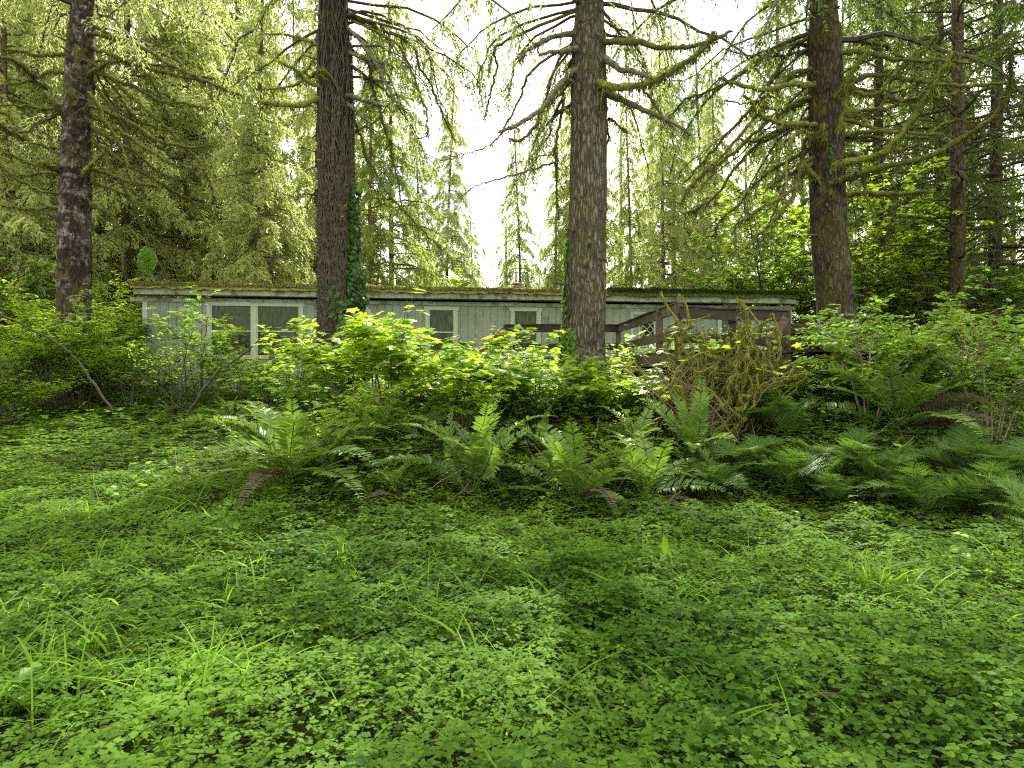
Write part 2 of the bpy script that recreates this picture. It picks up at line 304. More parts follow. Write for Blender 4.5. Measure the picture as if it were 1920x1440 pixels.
# ------------------------------------------------------------------ ground
xs = np.unique(np.concatenate([np.linspace(-120, -16, 40), np.linspace(-16, 16, 260), np.linspace(16, 120, 40)]))
ys = np.unique(np.concatenate([np.linspace(-30, 2, 12), np.linspace(2, 20, 190), np.linspace(20, 60, 60), np.linspace(60, 220, 30)]))
gx, gy = np.meshgrid(xs, ys); gz = gh(gx, gy)
V = np.stack([gx, gy, gz], -1).reshape(-1, 3); nx = len(xs); i = (np.arange(len(ys)-1)[:, None]*nx+np.arange(nx-1)[None]).ravel()
mb = MB(); mb.add(V, np.concatenate([np.stack([i, i+1, i+nx+1], 1), np.stack([i, i+nx+1, i+nx], 1)]))
tag(mb.build('ground', M['soil'], smooth=True), kind='structure')

# ------------------------------------------------------------------ mobile home
g = np.random.default_rng(11)
HL = np.array([(268-960)/1280*17.5, 17.5]); HR = np.array([(1484-960)/1280*19.8, 19.8]); hv = HR-HL; HLEN = np.linalg.norm(hv); hrot = math.atan2(hv[1], hv[0])
home = empty('mobile_home', (HL[0], HL[1], 1.0), hrot, 'long pale grey green mobile home with a mossy flat roof behind the shrubs', 'mobile home')
def hx(px):
    """distance along the front wall that shows at picture column px"""
    k = (px-960)/1280; d = hv/HLEN; return (k*HL[1]-HL[0])/(d[0]-k*d[1])
def hz(px, py): s = hx(px); Y = HL[1]+hv[1]/HLEN*s; return EYE-(py-705)/1280*Y-1.0
ZF = 2.56   # wall top
# grooved wall: profile along x, extruded in z
def grooved(z0, z1, x0, x1, y, step=.203, dep=.012, ret=6.5):
    X, Yv = [], []; k = int((x1-x0)/step)
    for j in range(k+1):
        a = x0+j*step; X += [a, a+.006, a+.016, a+.022]; Yv += [y, y+dep, y+dep, y]
    X = np.array([x for x in X if x < x1]+[x1]); Yv = np.array(Yv[:len(X)-1]+[y])
    n = len(X); V = np.concatenate([np.stack([X, Yv, np.full(n, z0)], 1), np.stack([X, Yv, np.full(n, z1)], 1)]); i = np.arange(n-1)
    return V, np.concatenate([np.stack([i, i+1, i+1+n], 1), np.stack([i, i+1+n, i+n], 1)])
mb = MB(); mb.add(*grooved(.5, ZF, 0, HLEN, 0)); W_ = 7.2
box(mb, (.006, W_/2+.02, 1.53), (.012, W_-.02, 2.06)); box(mb, (HLEN-.006, W_/2+.02, 1.53), (.012, W_-.02, 2.06)); box(mb, (HLEN/2, W_, 1.53), (HLEN-.03, .02, 2.06))
mb.build('wall', M['siding'], home)
mb = MB(); mb.add(*grooved(-.4, .49, 0.02, HLEN-.02, .03, .406)); box(mb, (.03, W_/2+.05, .04), (.012, W_-.05, .88)); box(mb, (HLEN-.03, W_/2+.05, .04), (.012, W_-.05, .88))
mb.build('skirting', M['siding'], home)
mb = MB(); box(mb, (HLEN/2, -.012, .505), (HLEN, .024, .045)); mb.build('base_trim', M['fascia'], home)
mb = MB(); box(mb, (.06, -.016, 1.33), (.12, .03, 2.5)); mb.build('corner_trim', M['trim'], home)
mb = MB(); box(mb, (HLEN-.06, -.016, 1.33), (.12, .03, 2.5)); mb.build('corner_trim', M['trim'], home)
# fascia and eave
mb = MB(); beam(mb, (-.10, -.33, ZF+.15), (HLEN-.05, -.33, ZF+.15), .03, .2, 40, .004); mb.build('fascia', M['fascia'], home)
mb = MB(); beam(mb, (-.10, -.36, ZF+.245), (HLEN-.05, -.36, ZF+.245), .06, .05, 40, .006); beam(mb, (-.3, -.03, ZF-.05), (HLEN+.1, -.03, ZF-.05), .02, .1, 20, .003); mb.build('eave_trim', M['fascia'], home)
mb = MB(); box(mb, (HLEN/2, -.16, ZF+.055), (HLEN+.1, .30, .012)); mb.build('soffit', M['fascia'], home)
# roof: two shallow slopes with wavy moss
U = np.linspace(-.14, HLEN+.0, 420); Wv = np.concatenate([np.linspace(-.42, -.2, 8), np.linspace(0, W_+.4, 26)])
uu, ww = np.meshgrid(U, Wv); rise = .085*np.minimum(ww+.42, W_+.4-ww)
rz_ = ZF+.275+rise; mb = MB()
def grid(mb, X, Y, Z, t=.5):
    nr, nc = X.shape; V = np.stack([X, Y, Z], -1).reshape(-1, 3); i = (np.arange(nr-1)[:, None]*nc+np.arange(nc-1)[None]).ravel()
    mb.add(V, np.concatenate([np.stack([i, i+1, i+nc+1], 1), np.stack([i, i+nc+1, i+nc], 1)]), t)
grid(mb, uu, ww, rz_); roof = mb.build('roof', M['fascia'], home)
mossh = .012+.10*np.maximum(fbm(uu*1.6, ww*1.6, 0, 31)-.42, 0)*2+.05*fbm(uu*9, ww*9, 0, 8)
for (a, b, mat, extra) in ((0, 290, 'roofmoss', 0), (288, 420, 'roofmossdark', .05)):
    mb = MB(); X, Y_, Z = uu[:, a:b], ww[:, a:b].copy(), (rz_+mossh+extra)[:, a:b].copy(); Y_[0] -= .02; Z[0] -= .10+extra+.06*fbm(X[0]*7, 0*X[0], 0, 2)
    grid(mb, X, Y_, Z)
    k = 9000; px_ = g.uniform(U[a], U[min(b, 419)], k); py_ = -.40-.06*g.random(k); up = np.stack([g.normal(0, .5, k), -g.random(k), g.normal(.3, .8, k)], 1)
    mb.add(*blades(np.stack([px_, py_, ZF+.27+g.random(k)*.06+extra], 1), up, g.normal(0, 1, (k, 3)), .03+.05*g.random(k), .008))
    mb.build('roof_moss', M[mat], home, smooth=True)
# roof vents
def lathe(mb, prof, c, k=20, t=.5):
    an = np.arange(k)*2*np.pi/k; V = np.concatenate([np.stack([r*np.cos(an)+c[0], r*np.sin(an)+c[1], np.full(k, z+c[2])], 1) for r, z in prof]); F = []
    for i in range(len(prof)-1):
        for j in range(k):
            a, b = i*k+j, i*k+(j+1) % k; F += [(a, b, b+k), (a, b+k, a+k)]
    mb.add(V, F, t)
sx = hx(975); mb = MB(); lathe(mb, [(.12, 0), (.12, .18), (.2, .19), (.21, .22), (.2, .25), (.12, .27), (.12, .30), (.19, .31), (.17, .36), (0.001, .40)], (sx, .6, ZF+.33)); vp = mb.build('vent_pipe', M['metal'], home, True)
for v in vp.data.vertices: v.co.x = sx+(v.co.x-sx)*.85; v.co.z = ZF+.33+(v.co.z-ZF-.33)*.8
sx = hx(1133); mb = MB(); lathe(mb, [(.035, 0), (.035, .28), (.001, .28)], (sx, .9, ZF+.36), 10); mb.build('vent_pipe', M['metal'], home, True)
# windows
def rect_frame(mb, x0, x1, z0, z1, wd, y, th, head=0):
    box(mb, ((x0+x1)/2, y, z1-wd/2), (x1-x0+head*2, th+.004, wd)); box(mb, ((x0+x1)/2, y, z0+wd/2), (x1-x0, th+.002, wd))
    box(mb, (x0+wd/2, y, (z0+z1)/2), (wd, th, z1-z0-2*wd)); box(mb, (x1-wd/2, y, (z0+z1)/2), (wd, th, z1-z0-2*wd))
def window(px0, px1, py0, py1, split, mull=None, matu='screen', matl='glass', lab=None):
    x0, x1, z0, z1 = hx(px0), hx(px1), hz((px0+px1)/2, py1), hz((px0+px1)/2, py0); zs = hz((px0+px1)/2, split); wd = .10
    f = MB(); rect_frame(f, x0, x1, z0, z1, wd, -.018, .036, .035)
    bays = [(x0+wd, x1-wd)]
    if mull:
        a, b = hx(mull[0]), hx(mull[1]); box(f, ((a+b)/2, -.018, (z0+z1)/2), (b-a, .036, z1-z0-2*wd)); bays = [(x0+wd, a), (b, x1-wd)]
    fr = f.build('window', M['trim'], home)
    if lab: fr['label'] = lab
    for a, b in bays:
        p = MB(); box(p, ((a+b)/2, -.004, (zs+z1-wd)/2), (b-a-.002, .012, z1-wd-zs-.002)); p.build('pane', M[matu], fr)
        p = MB(); box(p, ((a+b)/2, -.0045, (zs+z0+wd)/2), (b-a-.002, .012, zs-z0-wd-.002)); p.build('pane', M[matl], fr)
        s = MB(); box(s, ((a+b)/2, -.016, zs), (b-a-.002, .018, .035))
        for q in (a+.014, b-.014): box(s, (q, -.012, (z0+z1)/2), (.026, .012, z1-z0-2*wd-.004))
        s.build('sash', M['trim'], fr)
window(388, 569, 567, 673, 621, (472, 482), 'screen', 'glass', 'wide double window with white middle post')
window(797, 858, 575, 667, 623, None, 'screen', 'glass'); window(957, 1014, 577, 672, 624, None, 'screen', 'screen')
window(1345, 1392, 584, 660, 625, None, 'glass', 'glass')
# octagonal window half hidden by the tree
cx, cz, rx, rzz = hx(662), hz(662, 618), (hx(702)-hx(622))/2, hz(662, 568)-hz(662, 618)
def octo(f): 
    c = .45
    return [(rx*f, rzz*(1-c)*f), (rx*(1-c)*f, rzz*f), (-rx*(1-c)*f, rzz*f), (-rx*f, rzz*(1-c)*f), (-rx*f, -rzz*(1-c)*f), (-rx*(1-c)*f, -rzz*f), (rx*(1-c)*f, -rzz*f), (rx*f, -rzz*(1-c)*f)]
A, B = octo(1), octo(.84); V = [(cx+x, y, cz+z) for y in (-.036, .0) for ring in (A, B) for x, z in ring]; F = []
for j in range(8):
    k = (j+1) % 8; F += [(j, k, 8+k), (j, 8+k, 8+j), (j, 16+k, k), (j, 16+j, 16+k), (8+j, 8+k, 24+k), (8+j, 24+k, 24+j)]
mb = MB(); mb.add(V, F); ow = mb.build('window', M['trim'], home); ow['label'] = 'eight sided window beside the ivy clad trunk'
mb = MB(); mb.add([(cx, -.008, cz)]+[(cx+x*1.01, -.008, cz+z*1.01) for x, z in B], [(0, j+1, (j+1) % 8+1) for j in range(8)]); mb.build('pane', M['glass'], ow)
# door with diamond lattice light
dx0, dx1, dz0, dz1 = hx(1187), hx(1236), .52, hz(1210, 590); mb = MB(); rect_frame(mb, dx0-.08, dx1+.08, dz0, dz1+.08, .08, -.014, .028); door = mb.build('door', M['trim'], home); door['label'] = 'white door with a diamond lattice window'
mb = MB(); box(mb, ((dx0+dx1)/2, -.006, (dz0+dz1)/2), (dx1-dx0-.004, .016, dz1-dz0-.004)); mb.build('door_panel', M['siding'], door)
a, b, c, d = hx(1199), hx(1225), hz(1212, 648), hz(1212, 603); mb = MB(); box(mb, ((a+b)/2, -.016, (c+d)/2), (b-a, .012, d-c)); mb.build('pane', M['glass'], door)
mb = MB(); nxx, nzz_ = 3, 4; cw, ch = (b-a)/2, (d-c)/3
for s in (1, -1):
    for k in range(-3, 5):
        p = np.array([a+(0 if s > 0 else b-a), 0, c+k*ch]); q = p+np.array([s*(b-a), 0, 2*ch])
        za, zb = p[2], q[2]; t0 = max(0, (c-za)/(zb-za)); t1 = min(1, (d-za)/(zb-za))
        if t1 > t0:
            P0, P1 = p+(q-p)*t0, p+(q-p)*t1; P0[1] = P1[1] = -.027-.003*(s > 0); beam(mb, P0, P1, .006, .018)
rect_frame(mb, a-.04, b+.04, c-.04, d+.04, .04, -.022, .02); mb.build('lattice', M['trim'], door)
mb = MB(); lathe(mb, [(.001, 0), (.03, .01), (.03, .05), (.001, .07)], (0, 0, 0), 12); o = mb.build('handle', M['metal'], door, True); o.location = (dx0+.07, -.02, 1.45); o.rotation_euler = (R(90), 0, 0)
# meter box low on the wall
a = hx(318); mb = MB(); box(mb, (a, -.09, .60), (.42, .17, .5)); V_ = mb.V[0]; V_[:, 1] -= (V_[:, 2] < .6)*0; 
mb.V[0][np.isclose(mb.V[0][:, 2], .85), 0] = a+(mb.V[0][np.isclose(mb.V[0][:, 2], .85), 0]-a)*.7; mb.build('meter_box', M['greybox'], home)

# ------------------------------------------------------------------ satellite dish under creepers at the left end of the roof
dp = at(273, 540, 17.9); dish = empty('satellite_dish', (dp[0], dp[1]+.1, dp[2]-.2), 0, 'oval dish overgrown with green leaves above the left end of the roof', 'satellite dish')
mb = MB(); ang = np.linspace(0, 2*np.pi, 33)[:-1]; rings = []
for q in (0.001, .3, .6, .85, 1): rings.append(np.stack([.21*q*np.cos(ang), .06*q*q+0*ang, .27*q*np.sin(ang)], 1))
for y in (.02,): rings += [r+np.array([0, y, 0]) for r in rings[::-1]]
V = np.concatenate(rings); F = []
for r_ in range(len(rings)-1):
    for j in range(32): a, b = r_*32+j, r_*32+(j+1) % 32; F += [(a, b, b+32), (a, b+32, a+32)]
mb.add(V+np.array([0, 0, .95]), F); mb.build('dish', M['greybox'], dish, True)
mb = MB(); mb.add(*tubes([spline([(.25, .1, -.45), (.18, .1, .1), (.02, .06, .75), (0, .06, .95)], 12)], .025, 8)); mb.build('post', M['metal'], dish, True)
mb = MB(); k = 420; an = g.uniform(0, 6.28, k); r_ = np.sqrt(g.random(k))*(.85+.5*fbm(np.cos(an)*2, np.sin(an)*2, 0, 4)); P = np.stack([.22*r_*np.cos(an), -.03-.05*g.random(k), .95+.28*r_*np.sin(an)], 1)
mb.add(*inst(*ROUND, P, np.stack([g.normal(0, .5, k), g.normal(-.2, .3, k), -np.ones(k)], 1), np.stack([g.normal(0, .4, k), -np.ones(k), g.normal(.4, .4, k)], 1), .05+.04*g.random(k), g.random(k))); kk = 60; u = g.random(kk); mb.add(*inst(*ROUND, np.stack([.18*(1-u)+g.normal(0, .06, kk), np.full(kk, -.02), -.1+.8*u], 1), np.stack([g.normal(0, .5, kk), g.normal(-.2, .3, kk), -np.ones(kk)], 1), np.stack([g.normal(0, .4, kk), -np.ones(kk), g.normal(.4, .4, kk)], 1), .06, g.random(kk))); mb.build('creeper', M['shrub'], dish)

# ------------------------------------------------------------------ deck
deck = empty('wooden_deck', (1.5, 14.5, 1.5), 0, 'weathered brown wooden deck with two rail railing in front of the door', 'deck'); OD = np.array([1.5, 14.5, 1.5])
def P3(px, Y, z): return np.array([(px-960)/1280*Y, Y, z])
ZD, ZT, ZM = 1.93, 2.55, 2.17
Ad, Bd, Cd, Ed = (946, 14.5), (1160, 14.5), (1274, 10.05), (1478, 10.4)
def part(name, mat, fn, par=deck, org=OD, smooth=False):
    mb = MB(); fn(mb); return mb.build(name, M[mat], par, smooth, origin=org)
def q(pt, z, dz=0): return P3(pt[0], pt[1], z)
segs = [(Ad, Bd, 'wooddark', 'wood'), (Bd, Cd, 'wood', 'wood'), (Cd, Ed, 'wooddark', 'wooddark')]
for n_, (a, b, mt, mm) in enumerate(segs):
    A_, B_ = P3(*a, 0), P3(*b, 0)
    if n_ == 2: A_ = A_-[0, 0, .07]; B_ = B_-[0, 0, .10]
    part('top_rail', mt if n_ != 0 else 'wooddark', lambda mb: beam(mb, A_+[0, 0, ZT], B_+[0, 0, ZT], .045, .15, 6, .006, seed=n_))
    part('cap_rail', mt, lambda mb: beam(mb, A_+[0, 0, ZT+.088], B_+[0, 0, ZT+.088], .10, .02, 6, .004, seed=n_+4))
    part('middle_rail', mm if n_ else 'wooddark', lambda mb: beam(mb, A_+[0, 0, ZM], B_+[0, 0, ZM], .045, .14, 6, .006, seed=n_+9))
    part('rim_joist', 'wood', lambda mb: beam(mb, A_+[0, 0, ZD-.12], B_+[0, 0, ZD-.12], .05, .2, 6, .004, seed=n_+19))
for a, mt in ((Ad, 'wooddark'), (Bd, 'wood'), (Cd, 'wood'), (Ed, 'wood'), ((1052, 14.5), 'wooddark'), ((1238, 11.0), 'wood'), ((1375, 10.25), 'wooddark')):
    P_ = P3(*a, 0)+np.array([0, .07, 0]); gz_ = float(gh(P_[0], P_[1])); part('post', mt, lambda mb: beam(mb, P_+[0, 0, gz_-.3], P_+[0, 0, ZT+.075], .095, .095, 3, .002))
hb = HL+hv/HLEN*hx(946)
def boards(mb):
    """boards run from the front edge back to the home's wall"""
    cs = np.array([P3(*p, 0)[:2] for p in (Ad, Bd, Cd, Ed)])
    X = np.arange(cs[0, 0], cs[3, 0]+2.2, .145)
    for x in X:
        y0 = float(np.interp(x, cs[:, 0], cs[:, 1])) if x < cs[3, 0] else cs[3, 1]
        yb = HL[1]+(x-HL[0])*hv[1]/hv[0]-.05; beam(mb, (x, y0-.02, ZD), (x, yb, ZD+.0), .138, .035, 2, .003, seed=int(x*50) % 97)
part('deck_boards', 'wooddark', boards)
def stair(mb):
    a = P3(946, 14.45, ZT); b = P3(897, 14.0, 1.98); beam(mb, a, b, .045, .13, 3, .004)
part('stair_rail', 'woodred', stair)
part('stair_rail', 'wooddark', lambda mb: beam(mb, P3(944, 14.45, ZM), P3(903, 14.05, 1.7), .045, .12, 2, .004))
for k in range(3): part('stair_tread', 'wood', lambda mb: beam(mb, P3(905-k*9, 14.5-.3*k, 1.86-.14*k), P3(905-k*9, 16.0-.3*k, 1.86-.14*k), .28, .04, 1))
part('stair_post', 'wooddark', lambda mb: beam(mb, P3(897, 14.0, 1.0), P3(897, 14.0, 2.03), .09, .09, 2))
part('brace', 'woodred', lambda mb: beam(mb, P3(1440, 10.36, 1.98), P3(1474, 10.34, 2.44), .04, .12, 2, .003))
# dark stacked timber right of the deck
tp = at(1520, 650, 12.0); stack = empty('timber_stack', (tp[0], tp[1], float(gh(tp[0], tp[1]))), 0, 'stack of black timbers between the deck and the right tree', 'timber stack'); OS = np.array([tp[0], tp[1], float(gh(tp[0], tp[1]))])
for k, (x0, x1, y_, z_, hh) in enumerate([(1483, 1568, 12.0, 618, .16), (1478, 1530, 12.4, 612, .1), (1480, 1562, 12.0, 638, .16), (1486, 1552, 12.1, 661, .18), (1482, 1545, 12.0, 684, .18), (1484, 1560, 12.6, 628, .14), (1484, 1560, 12.6, 650, .2), (1484, 1556, 12.6, 674, .2)]):
    part('timber', 'wooddark', lambda mb: beam(mb, at(x0, z_, y_), at(x1, z_+4, y_+.4), .28, hh, 6, .008, seed=k), stack, OS)
for x in (1492, 1540): part('upright', 'wooddark', lambda mb: beam(mb, at(x, 760, 12.22), at(x, 606, 12.22), .12, .12, 3, .004), stack, OS)

# ------------------------------------------------------------------ trees
def trunk(mb, path, rad, seed, sides=56, rings=260, amp=.022, lump=.03, fr=7, flare=True):
    P = spline(path, rings); r = np.interp(np.linspace(0, 1, rings), np.linspace(0, 1, len(rad)), rad); T = nrm(np.gradient(P, axis=0))
    U = nrm(np.cross(T, np.array([0, 1., 0]))); Wv = np.cross(T, U); an = np.arange(sides)*2*np.pi/sides; ca, sa = np.cos(an)[None], np.sin(an)[None]; z = P[:, 2:3]
    rr = r[:, None]*np.ones((1, sides)); rr = rr*(1+lump*2*(fbm(ca*1.3+seed, sa*1.3, z*.7, seed)-.5)*2)
    rg = 1-np.abs(2*fbm(ca*fr*.5*rr/.3+9, sa*fr*.5*rr/.3, z*fr*.28, seed+5, 2)-1)*2.0; rr = rr+amp*np.clip(rg, -1, 1)+amp*.7*(fbm(ca*fr, sa*fr, z*fr*1.3, seed+3, 2)-.5)
    if flare:
        zz = (P[:, 2]-P[0, 2])[:, None]; rr = rr+np.exp(-zz/.35)*r[0]*.35*(.5+fbm(ca*2+3, sa*2, 0*ca, seed+9, 2))
    V = P[:, None]+rr[..., None]*(U[:, None]*ca[..., None]+Wv[:, None]*sa[..., None]); n = len(an)
    i = (np.arange(rings-1)[:, None]*n+np.arange(n)[None]).ravel(); j = (np.arange(rings-1)[:, None]*n+(np.arange(n)[None]+1) % n).ravel()
    mb.add(V.reshape(-1, 3), np.concatenate([np.stack([i, j, j+n], 1), np.stack([i, j+n, i+n], 1)])); return P, r
def mossy(mb, path, r0, r1, seed, fuzz=150, fl=.05, n=None, hang=.8, k=8, wob=1.):
    """a moss covered limb: lumpy tube and a fringe of moss"""
    g = np.random.default_rng(seed); path = np.asarray(path, float); L = np.linalg.norm(np.diff(path, axis=0), axis=1).sum(); n = n or max(8, int(L*16))
    P = spline(path, n); P[1:-1] += (g.normal(0, 1, (n-2, 3)))*.010*wob*min(1, L); s = np.linspace(0, 1, n)
    P[:, :] += (np.stack([fbm(s*L*1.5, 0, seed % 50, 1), fbm(s*L*1.5, 7, seed % 50, 2), fbm(s*L*1.5, 3, seed % 50, 3)], 1)-.5)*.16*wob*np.minimum(1, s*4)[:, None]
    r = (r0*(1-s)+r1*s)*(.72+.6*fbm(s*L*7, seed, 0, 4)); r[-1] *= .3
    mb.add(*tubes(P[None], r[None], k, .5))
    m = int(fuzz*L)
    if m:
        t = g.random(m)*(n-1.01); i = t.astype(int); f = (t-i)[:, None]; c = P[i]*(1-f)+P[i+1]*f; T = nrm(P[i+1]-P[i]); rd = (r[i]*.9)[:, None]
        o = nrm(np.cross(T, g.normal(0, 1, (m, 3)))); o[:, 2] -= .25; o = nrm(o); dd = o*.9+np.array([0, 0, -hang])+g.normal(0, .25, (m, 3))
        ln = fl*(.4+g.random(m)**2*1.6)*(.6+fbm(t*.6, seed, 0, 9)); mb.add(*blades(c+o*rd*.8, dd, T+g.normal(0, .3, (m, 3)), ln, .004+.004*g.random(m)))
    return P, r
def twigs(P, per, g, length, hang, s0=.15, taper=.6, side=.8, fwd=.5, S=5, grav=.35):
    """hanging twigs set along paths P (B,S0,3); returns (M,S,3)"""
    B, S0, _ = P.shape; Ls = np.linalg.norm(np.diff(P, axis=1), axis=2).sum(1); cnt = np.maximum(2, (Ls*per)).astype(int); bi = np.repeat(np.arange(B), cnt); m = len(bi)
    s = s0+(1-s0)*g.random(m); t = s*(S0-1.001); i = t.astype(int); f = (t-i)[:, None]; c = P[bi, i]*(1-f)+P[bi, i+1]*f; T = nrm(P[bi, i+1]-P[bi, i])
    sd = nrm(np.cross(T, np.array([0, 0, 1.])))*np.where(g.random(m) < .5, 1, -1)[:, None]
    d = nrm(T*fwd+sd*(side*(.3+g.random(m)))[:, None]+np.array([0, 0, -1.])*(hang*(.3+g.random(m)))[:, None]+g.normal(0, .12, (m, 3)))
    ln = (length*(1-taper*s)*(.5+.8*g.random(m)))[:, None, None]; u = np.linspace(0, 1, S)[None, :, None]
    return c[:, None]+d[:, None]*ln*u+np.array([0, 0, -1.])*ln*grav*u**2, ln[:, 0, 0]
def sprigs(mb, TP, ln, per, g, L, Wd, tint=None, spread=.7, cluster=0):
    cnt = np.maximum(1, (ln*per+g.random(len(ln)))).astype(int); ti = np.repeat(np.arange(len(TP)), cnt); m = len(ti); S = TP.shape[1]
    t = (.08+.92*g.random(m))*(S-1.001); i = t.astype(int); f = (t-i)[:, None]; c = TP[ti, i]*(1-f)+TP[ti, i+1]*f; T = nrm(TP[ti, i+1]-TP[ti, i])
    d = nrm(T+g.normal(0, spread, (m, 3))*np.array([1, 1, .6])); nn = nrm(g.normal(0, .7, (m, 3))+np.array([0, 0, 1.]))
    tn = g.random(len(TP))[ti]*.5+g.random(m)*.5 if tint is None else tint
    mb.add(*blades(c, d, nn, L*(.5+.8*g.random(m)), Wd*(.6+.8*g.random(m)), tn))
def conifer_paths(g, H, z0, L0, nb, rise=.12, droop=.45, rt=.3, low=1.0):
    z = z0+(H-z0)*np.linspace(0, 1, nb)**1.1+g.normal(0, .15, nb); az = np.arange(nb)*2.4+g.normal(0, .4, nb)
    Lb = L0*np.clip((1-(z-z0*low)/(H-z0*low+.01)), .04, 1)**.75*(.6+.55*g.random(nb)); s = np.linspace(0, 1, 10)
    hd = Lb[:, None]*s[None]*(1-.12*s[None]**2); zz = z[:, None]+Lb[:, None]*(rise*s[None]-droop*(.6+.6*g.random(nb))[:, None]*s[None]**2)
    az2 = az[:, None]+(g.normal(0, .25, nb))[:, None]*s[None]; kk = np.cumsum(g.normal(0, .035, (nb, 10, 3)), 1)*Lb[:, None, None]*.35; kk[:, 0] = 0; return np.stack([hd*np.cos(az2), hd*np.sin(az2), zz], -1)+kk, Lb
def conifer(seed, H, z0, L0, nb, hang=.7, tw=12, tl=.75, sp=20, sl=.10, sw=.013, rt=.24, droop=.45, wood='bark_far', leaf='needle', rise=.12, dead=0, side=.8):
    """returns meshes (trunk, limbs, crown) of one tree whose foot stands at the origin"""
    g = np.random.default_rng(seed); P, Lb = conifer_paths(g, H, z0, L0, nb, rise, droop); mt = MB()
    lean = g.normal(0, .015*H, 2); trunk(mt, [(0, 0, -.4), (lean[0]*.3, lean[1]*.3, H*.5), (lean[0], lean[1], H)], [rt, rt*.7, rt*.5, .03], seed, 20, 60, .02, .03)
    P = P+np.stack([lean[0]*P[..., 2]/H, lean[1]*P[..., 2]/H, 0*P[..., 2]], -1)*.8
    ml = MB(); rad = np.linspace(1, .15, 10)[None]*(.012+.012*Lb)[:, None]; ml.add(*tubes(P, rad, 5, .5)); mc = MB()
    TP, ln = twigs(P, tw, g, tl, hang, side=side); ml.add(*tubes(TP[:, ::2], np.array([.006, .004, .002])[None], 3, .5)); sprigs(mc, TP, ln, sp, g, sl, sw)
    return mt.mesh('trunk', M[wood], True), ml.mesh('limbs', M[wood]), mc.mesh('crown', M[leaf])
def put_tree(kind, ms, x, y, rz, sc_, label, cat, group=None, z=None, crown_mat=None):
    t = empty(kind, (x, y, float(gh(x, y))-.02 if z is None else z), rz, label, cat, group); t.scale = (sc_,)*3
    link('trunk', ms[0], t); link('branches' if False else 'limb_network', ms[1], t); link('crown', ms[2], t); return t

# --- the four big near trees, limbs traced one by one
def on_trunk(P, r, z, th, off):
    c = np.stack([np.interp(z, P[:, 2], P[:, 0]), np.interp(z, P[:, 2], P[:, 1]), z], -1); rr = np.interp(z, P[:, 2], r)+off
    n = np.stack([np.cos(th), np.sin(th), 0*z], -1); return c+n*rr[..., None], n
def big_tree(name, label, base, path_px, D, rad, bark, seed, limbs, mossm, wob=1., crown=None):
    pts = [at(px, py, D) for px, py in path_px]; gz_ = float(gh(pts[0][0], D)); pts[0][2] = gz_-.3; d = pts[-1]-pts[-2]; pts.append(pts[-1]+d/np.linalg.norm(d)*9); pts.append(pts[-1]+d/np.linalg.norm(d)*9)
    org = np.array([pts[0][0], D, gz_]); t = empty(name, org, 0, label, 'tree', 'big old trees in front of the mobile home')
    mb = MB(); n = len(rad); P, r = trunk(mb, pts, list(rad)+[rad[-1]*.6, .05], seed, 64, 420); mb.build('trunk', M[bark], t, True, origin=org)
    g = np.random.default_rng(seed)
    for j in range(16):
        z = gz_+1.2+g.random()*7; th = g.uniform(-3.0, -.1); c, nn_ = on_trunk(P, r, np.array([z]), np.array([th]), -.03); Ls = g.uniform(.08, .4); e = c[0]+nn_[0]*Ls+np.array([0, 0, g.uniform(-.1, .12)])
        mb = MB(); mossy(mb, [c[0], (c[0]+e)/2, e], g.uniform(.018, .035), .01, seed*50+j, 120, .03, n=7, wob=.2); mb.build('branch_stub', M['twig' if g.random() < .5 else mossm], t, True, origin=org)
    for j, L_ in enumerate(limbs):
        pp, r0, dd = L_[0], L_[1], L_[2]; mt = L_[3] if len(L_) > 3 else mossm; fz = L_[4] if len(L_) > 4 else 170; m_ = len(pp)
        q_ = [at(x, y, D+dd*(i/(m_-1))) for i, (x, y) in enumerate(pp)]; mb = MB()
        Pp, rr = mossy(mb, q_, r0*1.35, r0*.5, seed*100+j, fz, .045+r0*.5, wob=wob)
        # side twigs
        tp, tl_ = twigs(Pp[None], 4.0 if r0 < .035 else 1.4, g, .55, .5, .1, .4, .9, .4); mb.add(*tubes(tp, np.array([.009, .007, .006, .004, .002])[None], 4, .5))
        c = tp[:, 2]; k = len(tp)*5; i = g.integers(0, len(tp), k); u = g.integers(0, 4, k); mb.add(*blades(tp[i, u], g.normal(0, .5, (k, 3))+np.array([0, 0, -.8]), g.normal(0, 1, (k, 3)), .04+.05*g.random(k), .005))
        mb.build('branch', M[mt], t, True, origin=org)
    return t, P, r, org, g
def px1(l, dx=0, dy=80, s=3): return [(dx+a/s, dy+b/s) for a, b in l]
c1 = lambda *l: px1(l); c2 = lambda *l: px1(l, 640); c3 = lambda *l: px1(l, 1280)
